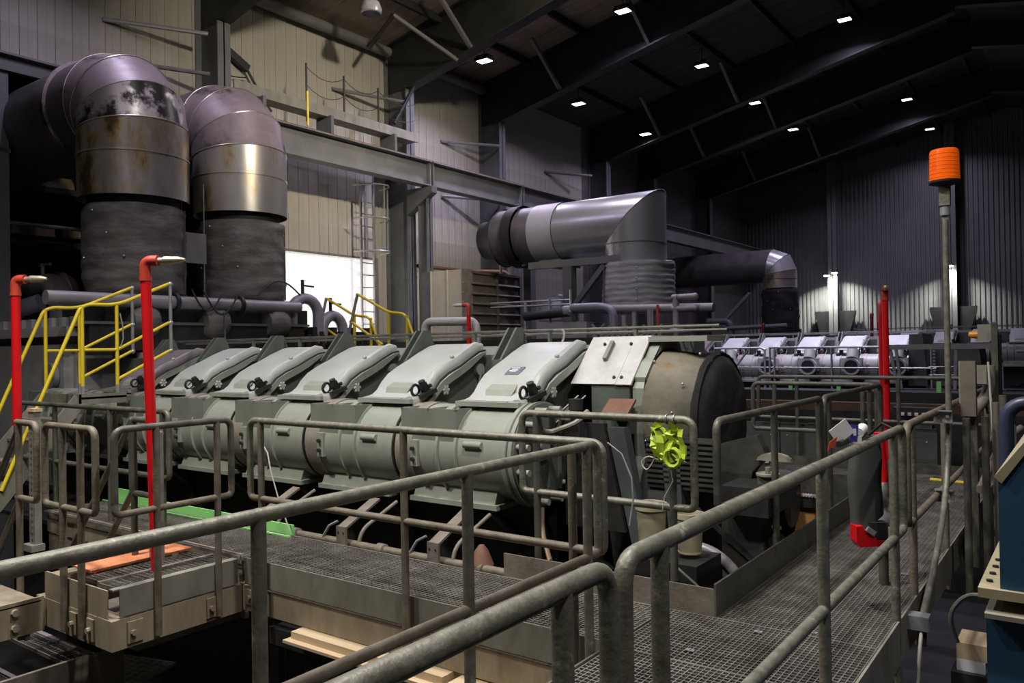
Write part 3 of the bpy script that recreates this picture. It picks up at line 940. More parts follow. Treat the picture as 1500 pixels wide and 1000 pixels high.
for k in range(7):
    xx = -4.2 - k * PITCH
    m = MB().cyl((xx, 5.48, -0.15), (xx, 5.44, -0.15), 0.28, 20)
    d = m.build('crankcase_door', M['crank'], eng)
    MB().tube([(xx + 0.2, 5.42, 0.02), (xx + 0.2, 5.2, 0.2), (xx + 0.2, 5.3, 0.3)], 0.02, 6).build('hose', M['engine_dk'], d)

# driving end: sloped plate, housing, scorched blanket, legs
m = MB()
poly = [(5.90, 1.25), (6.30, 1.64), (7.5, 1.64), (7.5, -0.4), (6.25, -0.4), (6.08, 0.3), (5.90, 0.85)]
m.prism([(-3.46, y, z) for y, z in poly], (0.36, 0, 0))
eh = m.build('end_housing', M['engine_dk'], eng, smooth=0)
m = MB()
m.prism([(-3.66, 5.885, 1.252), (-3.66, 6.29, 1.652), (-3.66, 6.30, 1.645), (-3.66, 5.90, 1.245)], (0.43, 0, 0))
ep = m.build('sloped_plate', M['endplate'], eh, smooth=0)
m = MB()
m.prism([(-3.225, 5.88, 1.25), (-3.225, 6.285, 1.655), (-3.225, 6.30, 1.645), (-3.225, 5.90, 1.24)], (0.145, 0, 0))
m.build('edge_strip', M['endplate'], eh, smooth=0)
MB().box(-3.6, -3.08, 6.30, 6.9, 1.64, 1.655).build('top_plate', M['endplate'], eh, smooth=0)
for xx, yy in ((-3.26, 5.94), (-3.19, 5.94), (-3.24, 6.22), (-3.5, 6.22)):
    MB().cyl((xx, yy, yy - 4.64 + 0.0), (xx, yy - 0.012, yy - 4.64 + 0.014), 0.014, 8).build('plate_bolt', M['black'], eh)
MB().obox((-3.42, 6.14, 1.53), (0.018, 0, 0), (0, 0.075, 0.075), (0, -0.014, 0.014)).build('lifting_lug', M['plate'], eh, smooth=0)
MB().box(-3.08, -2.55, 6.22, 6.60, 1.60, 1.645).build('top_lip', M['engine'], eh, smooth=0)
MB().prism([(-3.08, 5.92, 1.22), (-3.08, 6.30, 1.62), (-3.08, 6.95, 1.645), (-3.08, 6.95, 1.40)] + [(-3.08, 6.44 + 0.6 * math.cos(a), 0.95 + 0.6 * math.sin(a)) for a in (0.9, 1.2, 1.57, 1.9, 2.2, 2.5)] + [(-3.08, 6.02, 1.0), (-3.08, 6.0, 0.6), (-3.08, 6.16, 0.1), (-3.08, 6.05, 0.0), (-3.08, 5.92, 0.85)], (0.10, 0, 0)).build('side_frame', M['engine'], eh, smooth=0)
m = MB().lathe([(0.10, 0.06), (0.54, 0.09), (0.59, 0.10), (0.585, 0.28), (0.55, 0.45), (0.525, 0.53)], (-3.06, 6.44, 0.95), (1, 0, 0), 40, cap=False)
m.lump(0.05, 3.2, 1)
bk = m.build('insulation_blanket', M['blanket_brown'], eng, smooth=60, label='brown scorched insulation blanket around the drum')
m = MB().lathe([(0.525, 0.0), (0.50, 0.05), (0.40, 0.085), (0.15, 0.10), (0.001, 0.10)], (-2.535, 6.44, 0.95), (1, 0, 0), 40, cap=False)
m.lump(0.02, 5, 4)
m.build('blanket_end', M['blanket_black'], bk, smooth=60)
for a, tt in ((2.2, 0.1), (2.6, 0.42), (3.4, 0.12), (3.0, 0.36), (1.8, 0.3), (2.0, 0.46)):
    yy, zz = 6.44 + 0.60 * math.cos(a), 0.95 + 0.60 * math.sin(a)
    MB().sphere((-3.06 + tt, yy, zz), 0.012, 6).build('blanket_stud', M['zinc'], bk)
m = MB().lathe([(0.55, 0), (0.57, 0.03), (0.55, 0.06)], (-2.57, 6.44, 0.95), (1, 0, 0), 40, cap=False)
m.build('blanket_rim', M['blanket_black'], bk)
# flywheel case and legs below the drum
MB().lathe([(0.2, 0), (0.80, 0.0), (0.82, 0.05), (0.82, 0.26), (0.2, 0.26)], (-2.95, 6.5, 0.15), (1, 0, 0), 40).build('flywheel_case', M['crank'], eng)
for (xa, xb, yy) in ((-3.16, -2.93, 5.62), (-2.74, -2.66, 5.70)):
    MB().prism([(xa, yy, 0.92), (xa + 0.15, yy, 0.92), (xb + 0.12, yy, -0.1), (xb, yy, -0.1)], (0, 0.10, 0)).build('support_leg', M['leg_blue'], eng, smooth=0)
MB().prism([(-3.55, 5.6, 0.95), (-3.18, 5.6, 0.95), (-3.0, 5.6, 0.1), (-3.55, 5.6, 0.1)], (0, 0.06, 0)).build('support_leg', M['crank'], eng, smooth=0)
m = MB()
for s in range(9):
    m.box(-2.86, -2.30, 5.70, 5.715, 0.50 + 0.04 * s, 0.518 + 0.04 * s)
m.box(-2.86, -2.30, 5.715, 5.74, 0.46, 0.86)
m.build('ribbed_guard', M['cast'], eng, smooth=0)
o = MB().obox((-3.12, 5.75, 1.075), (0.11, 0.02, 0), (-0.02, 0.11, 0.05), (0, -0.005, 0.011)).build('step_plate', M['rust'], eng, smooth=0)
o['label'] = 'rusty brown step plate under the sloped end plate'
MB().box(-3.2, -3.05, 5.8, 5.9, 0.85, 1.06).build('step_bracket', M['engine_dk'], eng, smooth=0)
m = MB()   # lever with brown grip below the last cover
m.cyl((-3.45, 5.62, 1.05), (-3.45, 5.62, 1.14), 0.06, 12)
m.cyl((-3.62, 5.45, 0.90), (-3.62, 5.45, 1.0), 0.05, 12)
m.build('spring_mount', M['crank'], eng, kind='stuff')
MB().tube(fillet([(-3.35, 5.64, 1.04), (-3.36, 5.5, 0.96), (-3.55, 5.38, 0.88), (-3.66, 5.38, 0.90)], 0.08), 0.022, 8).build('bent_arm', M['junction'], eng)
for k in range(2):
    MB().tube([(-3.70 + 0.07 * k, 5.55, 0.92), (-3.5 + 0.07 * k, 5.75, 1.16)], 0.008, 6).build('thin_rod', M['zinc'], eng)
MB().tube(fillet([(-3.55, 5.25, 0.30), (-3.52, 5.2, 0.12), (-3.35, 5.05, -0.05)], 0.1), 0.02, 8).build('copper_hose', M['copper'], eng)

# ------------------------------------------------------------------ the far engine, same build
SK = ('end_housing', 'insulation_blanket', 'step_plate', 'step_bracket', 'spring_mount', 'bent_arm', 'thin_rod', 'copper_hose', 'vent_pipe', 'flywheel_case', 'support_leg', 'end_flange', 'inlet_box')
DX2, DY2, DZ2 = -0.45, 19.0, 0.13
e2 = copy_tree(eng, (EO[0] + DX2, EO[1] + DY2, EO[2] + DZ2), 'lilac-lit far diesel engine with round dark inlet ports, across the hall', SK)
# the copied near-cover plate does not belong there
for c in kids(e2):
    if c.name.startswith('cylinder_cover'):
        for g in kids(c):
            if g.name.startswith(('name_plate', 'print_line')):
                bpy.data.objects.remove(g)
O2 = V((DX2, DY2, DZ2))
m = MB()
sx = J - 0.14
m.box(sx - 0.27, sx + 0.27, 4.90, 5.1, 0.62, 0.98)
m.lathe([(0.185, 0.0), (0.24, 0.0), (0.24, 0.10), (0.19, 0.10), (0.185, 0.0)], (sx, 4.80, 0.74), (0, 1, 0), 28, cap=False)
pm = MB()
port_me = []
for v in m.bm.verts:
    v.co += O2
ORG_SAVE = ORG[e2.name]
port = m.build('inlet_port', M['cover'], e2, smooth=35)
ORG[port.name] = ORG_SAVE
MB().cyl(V((sx, 4.81, 0.74)) + O2, V((sx, 4.89, 0.74)) + O2, 0.188, 24).build('port_opening', M['black'], port)
MB().cyl(V((sx, 4.95, 0.95)) + O2, V((sx, 5.1, 1.20)) + O2, 0.16, 20).build('port_elbow', M['engine'], port)
MB().prism([V((sx - 0.2 + 0.04 * s, 5.18, 1.12 + 0.07 * math.sin(PI * s / 10))) + O2 for s in range(11)], (0, 0.01, 0)).build('arch_plate', M['engine_dk'], port, smooth=0)
index_kids()
for k in range(1, 7):
    dup_part(port, e2, (-PITCH * k, 0, 0))
m = MB()
for k in range(7):
    xx = J - 0.2 - PITCH * k
    m.box(xx - 0.05, xx + 0.05, 5.0, 5.06, 0.55, 0.85)
    m.cyl((xx - 0.25, 5.05, 1.08), (xx - 0.25, 5.05, 1.22), 0.06, 8)
for v in m.bm.verts:
    v.co += O2
m.build('clamp_row', M['black'], e2, smooth=0, kind='stuff')
# drive end of the far engine
for (x0, x1, z0, z1, y0, mk, nm) in ((-3.7, -3.2, 0.2, 1.62, 5.3, 'engine_dk', 'end_housing'), (-3.15, -1.9, 0.2, 1.3, 5.6, 'engine_dk', 'drive_case')):
    m = MB().prism([(x0, y0, z0), (x1, y0, z0), (x1 - 0.12, y0, z1), (x0 + 0.05, y0, z1)], (0, 1.6, 0))
    for v in m.bm.verts:
        v.co += O2
    m.build(nm, M[mk], e2, smooth=0)
m = MB()
for s in range(9):
    m.box(-3.12, -3.02, 5.35, 5.4, 0.5 + s * 0.09, 0.55 + s * 0.09)
for v in m.bm.verts:
    v.co += O2
m.build('tooth_rack', M['cover'], e2, smooth=0, kind='stuff')

# a third engine shows two covers and a deck behind it
e3 = copy_tree(eng, (EO[0] + 3.2, EO[1] + 27.5, EO[2] + 0.35), 'small distant diesel engine whose two pale covers show beside the amber-lit box', SK + ('inlet_box', 'foot_flange', 'pipe_bracket'))
# ------------------------------------------------------------------ exhaust ducts
def seg_tube(parent, name, mk, pts, r, i0, i1, n=36, label=None, lump=0.0):
    """one sheet-metal segment between path points i0..i1 of a duct"""
    m = MB().tube(pts, r, n, False)
    return m.build(name, M[mk], parent, smooth=30)


def elbow_pts(cx, cy, z0, R, n=4, to=-1):
    """centre line from vertical to horizontal -x"""
    out = []
    for k in range(n + 1):
        a = (PI / 2) * k / n
        out.append((cx + to * R * (1 - math.cos(a)), cy, z0 + R * math.sin(a)))
    return out


def ring_seam(parent, p, d, r, mk, w=0.03, lift=0.012, n=40):
    p, d = V(p), V(d).normalized()
    return MB().lathe([(r, 0), (r + lift, 0.004), (r + lift, w - 0.004), (r, w)], p - d * w / 2, d, n, cap=False).build('seam_band', M[mk], parent, smooth=30)


def big_duct(cx, cy, r, rb, zb0, zb1, zc0, R, z_el, x_end, label, mats, seed, nseg=4):
    t = thing('exhaust_duct', label, 'duct', (cx, cy, zb0), 'insulated exhaust ducts')
    m = MB()
    prof = []
    nn = 22
    for k in range(nn + 1):
        q = k / nn
        prof.append((rb * (0.97 if k in (0, nn) else 1.0), zb0 + (zb1 - zb0) * q))
    m.lathe(prof, (cx, cy, 0), (0, 0, 1), 44, cap=False)
    rnd = random.Random(seed)
    from mathutils import noise
    for v in m.bm.verts:
        dx, dy = v.co.x - cx, v.co.y - cy
        an = math.atan2(dy, dx)
        f = 0.05 * noise.noise(V((an * 2.2, v.co.z * 3.0, seed))) + 0.045 * noise.noise(V((an * 1.3, v.co.z * 7.5, seed + 5)))
        L = math.hypot(dx, dy)
        v.co.x += dx / L * f
        v.co.y += dy / L * f
    bl = m.build('insulation_blanket', M[mats['blanket']], t, smooth=70)
    # vertical lacing and studs
    for k in range(6):
        a = -PI * 0.75 + k * 0.33
        MB().sphere((cx + (rb + 0.01) * math.cos(a), cy + (rb + 0.01) * math.sin(a), zb1 - 0.12 - 0.35 * (k % 3)), 0.018, 6).build('stud', M['zinc'], bl)
    MB().tube([(cx + (rb + 0.012) * math.cos(0.75), cy + (rb + 0.012) * math.sin(0.75), zb0 + 0.02), (cx + (rb + 0.012) * math.cos(0.75), cy + (rb + 0.012) * math.sin(0.75), zb1 - 0.02)], 0.014, 6).build('lacing', M['soot'], bl)
    MB().lathe([(rb - 0.06, zb0 - 0.1), (rb + 0.02, zb0 - 0.1), (rb + 0.02, zb0), (rb - 0.06, zb0)], (cx, cy, 0), (0, 0, 1), 36).build('base_ring', M['steel_dk'], t)
    MB().lathe([(r - 0.14, zb1 - 0.02), (r - 0.14, zc0 + 0.05)], (cx, cy, 0), (0, 0, 1), 36, cap=False).build('inner_pipe', M['black'], t)
    zs = z_el - R
    # vertical cladding in two lifts
    zm = zc0 + (zs - zc0) * 0.62
    seg_tube(t, 'vertical_cladding', mats['low'], [(cx, cy, zc0), (cx, cy, zm)], r, 0, 1)
    ring_seam(t, (cx, cy, zm), (0, 0, 1), r, mats['seam'])
    ep = elbow_pts(cx, cy, zs, R, nseg)
    path = [(cx, cy, zm)] + ep + [(x_end, cy, z_el)]
    # mitred elbow gores, each a segment of its own
    full = MB().tube(path, r, 36, False)
    full.bm.verts.ensure_lookup_table()
    rings = [[full.bm.verts[i * 36 + k].co.copy() for k in range(36)] for i in range(len(path))]
    full.bm.free()
    for i in range(0, len(path) - 1):
        vs_ = rings[i] + rings[i + 1]
        fs_ = [(k, (k + 1) % 36, 36 + (k + 1) % 36, 36 + k) for k in range(36)]
        last = i == len(path) - 2
        g = MB().faces(vs_, fs_)
        if i % 2:
            c0 = (V(path[i]) + V(path[i + 1])) / 2
            for v in g.bm.verts:
                v.co = c0 + (v.co - c0) * 1.006
        g.build('vertical_cladding' if i == 0 else 'horizontal_cladding' if last else 'elbow_gore', M[mats['low'] if i == 0 else mats['run'] if last else mats.get('gore1', mats['top']) if i == 1 else mats['top']], t, smooth=30)
        if i > 0:
            MB().tube(rings[i] + [rings[i][0]], 0.012, 6, False).build('gore_seam', M[mats['seam']], t)
    return t


D1 = big_duct(-12.3, 6.75, 0.82, 0.75, 2.50, 3.86, 3.97, 0.55, 5.60, -21.9, 'biggest stained exhaust duct bending away left above the yellow stair', dict(blanket='blanket', low='duct', gore1='duct_soot', top='duct_top', run='soot', seam='duct2'), 3, 3)
MB().lathe([(0.80, 0), (0.87, 0.01), (0.87, 0.10), (0.80, 0.11)], (-13.55, 6.75, 5.6), (1, 0, 0), 40, cap=False).build('joint_ring', M['duct_top'], D1, smooth=30)
D2 = big_duct(-12.3, 8.72, 0.80, 0.74, 2.46, 3.84, 3.97, 0.60, 5.62, -21.9, 'stained exhaust duct with patchy elbow beside the bright door', dict(blanket='blanket', low='duct2', top='duct_top', run='soot', seam='duct2'), 9, 3)
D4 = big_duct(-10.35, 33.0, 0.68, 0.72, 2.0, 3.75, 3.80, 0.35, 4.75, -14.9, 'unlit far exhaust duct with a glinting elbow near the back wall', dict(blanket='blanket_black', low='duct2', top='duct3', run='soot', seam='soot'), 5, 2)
t = thing('far_engine', 'black far machine with pipes carrying the unlit duct', 'engine', (-11.5, 33.0, FZ), 'engines of the hall')
MB().box(-14.0, -9.5, 31.6, 34.6, FZ, 1.9).build('body', M['crank'], t, smooth=0)
MB().tube(fillet([(-13.0, 31.8, 2.5), (-12.0, 31.8, 2.5), (-12.0, 31.8, 1.9)], 0.3), 0.14, 10).build('pipe', M['steel_col'], t)
MB().tube([(-12.2, 31.7, 2.2), (-9.7, 31.7, 2.25)], 0.09, 8).build('pipe', M['steel_col'], t)
MB().beam((-12.2, 31.8, 2.6), (-11.2, 31.8, 3.6), 0.12, 0.12).build('brace', M['steel_gird'], t, smooth=0)
for k in range(3):
    MB().tube([(-9.45 + 0.12 * k, 31.8, 1.9), (-9.45 + 0.12 * k, 31.8, 2.5 - 0.2 * k)], 0.05, 8).build('riser', M['black'], t)

# bright mitred duct of the middle engine
t = thing('exhaust_duct', 'shiny lilac-lit exhaust duct with mitred elbow over a quilted silver blanket', 'duct', (-7.15, 14.0, 2.3), 'insulated exhaust ducts')
cx, cy, r3 = -7.17, 14.0, 0.60
path = [(cx, cy, 3.18), (cx, cy, 3.62), (cx - 0.02, cy, 3.66), (cx - 0.30, cy, 3.90), (cx - 0.34, cy, 3.92), (-8.75, cy, 3.92), (-9.35, cy, 3.92), (-10.0, cy, 3.92), (-10.4, cy, 3.92), (-14.9, cy, 3.92)]
path = [(cx, cy, 3.18), (cx, cy, 3.93), (-8.75, cy, 3.93), (-9.35, cy, 3.93), (-9.75, cy, 3.93), (-10.0, cy, 3.93), (-10.3, cy, 3.93)]
nm = ['vertical_cladding', 'horizontal_cladding', 'pale_wrap', 'horizontal_cladding', 'flange_collar', 'horizontal_cladding']
mk = ['duct3', 'duct3', 'ductwrap', 'soot', 'black', 'soot']
full = MB().tube(path, r3, 40, False)
full.bm.verts.ensure_lookup_table()
rings = [[full.bm.verts[i * 40 + k].co.copy() for k in range(40)] for i in range(len(path))]
full.bm.free()
for i in range(len(path) - 1):
    g = MB().faces(rings[i] + rings[i + 1], [(k, (k + 1) % 40, 40 + (k + 1) % 40, 40 + k) for k in range(40)])
    if mk[i] in ('ductwrap', 'black'):
        c0 = (V(path[i]) + V(path[i + 1])) / 2
        for v in g.bm.verts:
            s = 1.03 if mk[i] == 'ductwrap' else 1.10
            v.co.y = c0.y + (v.co.y - c0.y) * s
            v.co.z = c0.z + (v.co.z - c0.z) * s
    g.build(nm[i], M[mk[i]], t, smooth=30)
    if i == 1:
        MB().tube(rings[i] + [rings[i][0]], 0.008, 6, False).build('mitre_seam', M['duct3'], t)
MB().lathe([(r3, 0), (r3 + 0.008, 0.004), (r3 + 0.008, 0.016), (r3, 0.02)], (cx, cy, 3.52), (0, 0, 1), 40, cap=False).build('seam_band', M['soot'], t)
m = MB()
nn = 26
m.lathe([(0.70 + 0.007 * math.sin(k * 1.9), 2.30 + 0.86 * k / nn) for k in range(nn + 1)] + [(0.55, 3.175)], (-7.12, cy, 0), (0, 0, 1), 44, cap=False)
m.lump(0.03, 3.5, 2)
bl = m.build('insulation_blanket', M['blanket3'], t, smooth=70)
for k in range(4):
    MB().sphere((-7.12 + 0.74 * math.cos(-1.15), cy + 0.74 * math.sin(-1.15), 2.42 + 0.2 * k), 0.018, 6).build('stud', M['zinc'], bl)
MB().tube([(-7.12 + 0.735 * math.cos(-2.2), cy + 0.735 * math.sin(-2.2), 2.32), (-7.12 + 0.735 * math.cos(-2.2), cy + 0.735 * math.sin(-2.2), 3.1)], 0.012, 6).build('lacing', M['soot'], bl)
MB().lathe([(0.5, 2.2), (0.66, 2.2), (0.66, 2.31), (0.5, 2.31)], (-7.12, cy, 0), (0, 0, 1), 36).build('base_ring', M['pipe_grey'], t)

# steel support under the shiny duct
MB().lathe([(0.60, 0), (0.62, 0.02), (0.42, 0.35), (0.42, 0.5), (0.05, 0.5)], (-10.3, cy, 3.93), (-1, 0, 0), 36).build('end_reducer', M['black'], t)

# steel frame
t = thing('duct_support', 'grey steel frame with diagonal brace propping the shiny duct', 'support', (-8.35, 13.5, 1.72))
MB().beam((-9.3, 13.45, 3.22), (-7.2, 13.45, 3.22), 0.12, 0.14).build('top_beam', M['steel_gird'], t, smooth=0)
MB().beam((-8.35, 13.45, 1.72), (-8.35, 13.45, 3.15), 0.2, 0.2, (0, 1, 0)).build('post', M['steel_col'], t, smooth=0)
MB().beam((-7.55, 13.45, 3.12), (-8.4, 13.45, 2.2), 0.1, 0.1).build('brace', M['steel_col'], t, smooth=0)
MB().box(-9.1, -8.6, 13.5, 14.3, 3.2, 3.33).build('saddle', M['steel_gird'], t, smooth=0)

# pale post under the girder bracket, left of the duct
MB().beam((-10.25, 14.8, 1.72), (-10.25, 14.8, 4.4), 0.2, 0.2, (0, 1, 0)).build('duct_post', M['steel_gird'], None, (-10.25, 14.8, 1.72), 0)
tag(bpy.data.objects['duct_post'], 'plain grey post between louvred cooler unit and shiny duct', 'post')

# pipework on top of the middle engine
t = thing('middle_engine', 'middle engine hidden behind the front one, only pipe-covered top showing', 'engine', (-8.0, 13.0, FZ), 'engines of the hall')
MB().box(-13.6, -5.65, 12.0, 12.95, FZ, 1.72).box(-13.6, -7.3, 12.95, 15.5, FZ, 1.72).build('body', M['crank'], t, smooth=0)
MB().tube([(-7.9, 12.5, 2.25), (-5.0, 12.5, 2.17)], 0.075, 12).build('header_pipe', M['pipe_grey'], t)
MB().tube(fillet([(-7.6, 12.3, 2.27), (-7.0, 12.3, 2.27), (-6.75, 12.3, 2.2), (-6.75, 12.3, 1.7)], 0.22), 0.07, 12).build('bend_pipe', M['purple_pipe'], t)
for xx, zt in ((-6.62, 2.1), (-6.42, 2.15), (-6.12, 2.17)):
    MB().tube([(xx, 12.45, 1.7), (xx, 12.45, zt)], 0.055 if xx > -6.2 else 0.045, 10).build('riser_pipe', M['pipe_grey'], t)
for zz in (2.17, 2.36):
    m = MB().tube([(-5.68, 12.4, zz), (-5.30, 12.4, zz)], 0.055, 10)
    m.sphere((-5.28, 12.4, zz), 0.06, 10)
    m.build('stub_pipe', M['pipe_grey'], t, kind='stuff')
MB().tube(fillet([(-5.56, 12.4, 2.36), (-5.62, 12.4, 2.36), (-5.62, 12.4, 1.7)], 0.08), 0.055, 10).build('riser_pipe', M['pipe_grey'], t)
MB().lathe([(0.05, 0), (0.12, 0.05), (0.05, 0.14)], (-5.62, 12.4, 1.78), (0, 0, 1), 12).build('valve_body', M['pipe_grey'], t)
o = MB().tube([(-5.93, 12.35, 1.7), (-5.93, 12.35, 2.25)], 0.025, 8).build('red_pipe', M['red_dull'], t)
o['label'] = 'thin orange-red pipe'
MB().tube(fillet([(-6.05, 12.4, 1.8), (-6.05, 12.4, 2.18)], 0.05), 0.012, 6).build('conduit', M['zinc'], t)
MB().box(-7.95, -7.15, 12.05, 12.3, 1.70, 2.0).build('side_cabinet', M['pipe_grey'], t, smooth=0)
m = MB()
for k in range(12):
    xx = -7.0 + 0.11 * k
    m.cyl((xx, 12.2, 1.70), (xx, 12.2, 1.76 + 0.08 * ((k * 7) % 3)), 0.03, 8)
    m.box(xx - 0.03, xx + 0.03, 12.1, 12.3, 1.72, 1.76)
m.beam((-7.1, 12.15, 1.72), (-6.85, 12.15, 1.95), 0.03, 0.03)
m.beam((-6.85, 12.15, 1.72), (-7.1, 12.15, 1.95), 0.03, 0.03)
m.build('valve_gear', M['pipe_grey'], t, smooth=0, kind='stuff')
MB().lathe([(0.42, 0.0), (0.42, 0.25), (0.36, 0.42), (0.2, 0.53), (0.01, 0.56)], (-8.9, 13.9, 2.1), (0, 0, 1), 28).build('dome', M['purple_pipe'], t)
MB().tube([(-8.7, 12.4, 2.15), (-7.7, 12.4, 2.2)], 0.085, 12).build('dark_hose', M['black'], t)
MB().tube([(-7.62, 12.3, 2.2), (-7.62, 12.3, 2.6)], 0.02, 6).build('gauge_stem', M['zinc'], t)
MB().cyl((-7.8, 12.4, 2.22), (-7.66, 12.4, 2.22), 0.10, 12).build('pipe_flange', M['purple_pipe'], t)

t = thing('thin_railing', 'thin grey double pipe rail between cooler unit and shiny duct', 'railing', (-8.5, 12.5, 1.7))
for zz in (2.44, 2.36):
    MB().tube([(-9.6, 12.5, zz), (-7.75, 12.5, zz - 0.01)], 0.018, 8).build('rail', M['zinc'], t)
for xx in (-8.75, -8.2):
    MB().tube([(xx, 12.5, 1.75), (xx, 12.5, 2.46)], 0.03, 8).build('post', M['pipe_grey'], t)

# louvred cooler unit
t = thing('cooler_unit', 'stained cream cooler unit with dark brown louvred front', 'cooler', (-11.3, 14.0, 1.73))
MB().box(-12.0, -10.68, 13.05, 15.0, 1.73, 3.22).build('casing', M['louvre'], t, smooth=0)
for x0, x1, mk_ in ((-12.0, -11.62, 'steel_col'), (-11.61, -11.16, 'cream_unit'), (-11.15, -10.72, 'cream_unit')):
    MB().box(x0, x1, 13.02, 13.05, 1.73, 3.24).build('side_panel', M[mk_], t, smooth=0)
for x in (-11.99, -11.615, -11.155):
    MB().box(x - 0.012, x + 0.012, 12.99, 13.03, 1.73, 3.25).build('panel_rib', M['cream_unit'], t, smooth=0)
MB().box(-10.74, -10.64, 13.0, 13.24, 1.73, 3.24).build('corner_post', M['tread'], t, smooth=0)
for y0, y1 in ((13.2, 14.08), (14.14, 14.98)):
    for z in (1.72, 3.16):
        MB().box(-10.70, -10.64, y0, y1, z, z + 0.05).build('frame_bar', M['louvre'], t, smooth=0)
    for k in range(6):
        z = 1.86 + k * 0.215
        MB().obox((-10.70, (y0 + y1) / 2, z + 0.05), (0.075, 0, -0.055), (0, (y1 - y0) / 2, 0), (0.006, 0, 0.008)).build('louvre_slat', M['louvre'], t, smooth=0)
for y in (14.08, 14.96):
    MB().box(-10.71, -10.63, y, y + 0.06, 1.72, 3.2).build('frame_bar', M['louvre'], t, smooth=0)
for k in range(7):
    MB().sphere((-10.70, 12.99, 1.75 + k * 0.2), 0.014, 6).build('rivet', M['zinc'], t)
MB().box(-10.8, -10.5, 13.2, 15.0, 1.58, 1.66).build('sill_bar', M['steel_gird'], t, smooth=0)
t = thing('roof_pipes', 'thin dark bent pipes along the wall above the cooler unit', 'pipe', (-13.0, 15.5, 3.5))
MB().tube(fillet([(-14.3, 15.5, 3.75), (-14.3, 17.5, 3.75), (-13.6, 18.6, 3.75), (-13.6, 18.6, 3.3)], 0.3), 0.05, 8).build('pipe', M['rust'], t)
MB().tube(fillet([(-14.3, 15.5, 3.45), (-14.3, 18.2, 3.45), (-13.9, 18.9, 3.2)], 0.3), 0.05, 8).build('pipe', M['steel_dk'], t)
MB().tube(fillet([(-10.9, 14.6, 3.2), (-10.9, 14.6, 3.6), (-11.1, 14.5, 3.62)], 0.08), 0.03, 8).build('vent', M['zinc'], t)

# pale lagged pipe in front of the cooler
o = MB().tube(fillet([(-8.62, 9.5, 1.2), (-8.62, 9.5, 2.0), (-7.58, 9.5, 1.98), (-7.58, 9.5, 1.2)], 0.16, 8), 0.068, 14).build('lagged_pipe', M['pipe_white'], None, (-8.6, 9.5, 1.2))
tag(o, 'pale lagged pipe arch in front of the louvred cooler unit', 'pipe')

# exhaust manifold, cross pipe and clutter under the two stained ducts
t = thing('exhaust_manifold', 'dark exhaust manifold and cross pipe beneath the two stained ducts', 'manifold', (-11.6, 7.5, 1.6))
MB().tube([(-11.4, 5.0, 2.35), (-11.4, 9.25, 2.34)], 0.10, 14).build('cross_pipe', M['pipe_grey'], t)
for y in (6.85, 8.0):
    MB().lathe([(0.10, 0), (0.15, 0.0), (0.15, 0.05), (0.10, 0.05)], (-11.4, y, 2.345), (0, 1, 0), 18).build('pipe_flange', M['crank'], t)
MB().box(-12.9, -11.6, 5.9, 9.6, 1.95, 2.3).build('manifold_body', M['crank'], t, smooth=0)
MB().box(-11.75, -11.45, 5.6, 9.4, 1.62, 2.02).build('side_beam', M['crank'], t, smooth=0)
MB().box(-11.46, -11.42, 5.5, 9.5, 2.0, 2.04).build('beam_lip', M['engine_dk'], t, smooth=0)
for y in (6.2, 7.4, 8.6):
    MB().lathe([(0.2, 0), (0.26, 0.1), (0.26, 0.3), (0.2, 0.4)], (-11.5, y, 2.05), (0, 1, 0), 18).build('expansion_joint', M['blanket'], t)
for k, (p, q, s) in enumerate((((-11.3, 7.3, 2.55), (-11.25, 7.9, 2.5), 0.35), ((-11.3, 7.1, 2.55), (-11.25, 7.6, 2.5), 0.3), ((-11.3, 8.3, 2.5), (-11.3, 9.2, 2.55), -0.25))):
    pts = []
    for i in range(9):
        u = i / 8
        c_ = V(p).lerp(V(q), u)
        c_.z -= s * math.sin(PI * u)
        pts.append(c_)
    MB().tube(pts, 0.014, 6).build('cable', M['black'], t)
MB().tube([(-11.2, 7.6, 2.2), (-10.3, 7.0, 1.75)], 0.014, 6).build('cable', M['crank'], t)
MB().box(-12.05, -12.0, 7.38, 7.82, 3.05, 3.55).build('tag_board', M['pipe_grey'], t, smooth=0)
MB().tube([(-12.03, 7.4, 2.4), (-12.03, 7.4, 4.4)], 0.012, 6).build('tag_wire', M['zinc'], t)
MB().tube([(-12.03, 7.8, 2.4), (-12.03, 7.8, 4.4)], 0.012, 6).build('tag_wire', M['zinc'], t)

# two dark pipe bends with T-handled valves against the daylit door
t = thing('valve_bends', 'two dark pipe bends with T handles in front of the bright door', 'pipe', (-11.6, 9.9, 1.6))
for y0, y1, zt, rr in ((9.25, 9.85, 2.52, 0.10), (9.95, 10.45, 2.22, 0.10)):
    pts = [(-11.6, y0 + (y1 - y0) * (1 - math.cos(PI * s / 10)) / 2, zt - 0.28 + 0.28 * math.sin(PI * s / 10)) for s in range(11)]
    MB().tube([(-11.6, y0, 1.7)] + pts + [(-11.6, y1, 1.7)], rr, 12).build('bend', M['purple_pipe'], t)
    ym = (y0 + y1) / 2 - 0.05
    MB().tube([(-11.6, ym, zt + 0.08), (-11.6, ym, zt + 0.34)], 0.03, 8).build('valve_stem', M['black'], t)
    MB().tube([(-11.6, ym - 0.02, zt + 0.24), (-11.55, ym + 0.22, zt + 0.22)], 0.018, 6).build('handle', M['black'], t)
m = MB()
for k in range(14):
    yy = 9.0 + 0.16 * k
    m.box(-11.75, -11.5, yy, yy + 0.1, 1.5, 1.84 + 0.08 * ((k * 5) % 3))
    m.cyl((-11.45, yy + 0.05, 1.6), (-11.45, yy + 0.05, 1.86), 0.03, 6)
m.build('valve_gear', M['crank'], t, smooth=0, kind='stuff')

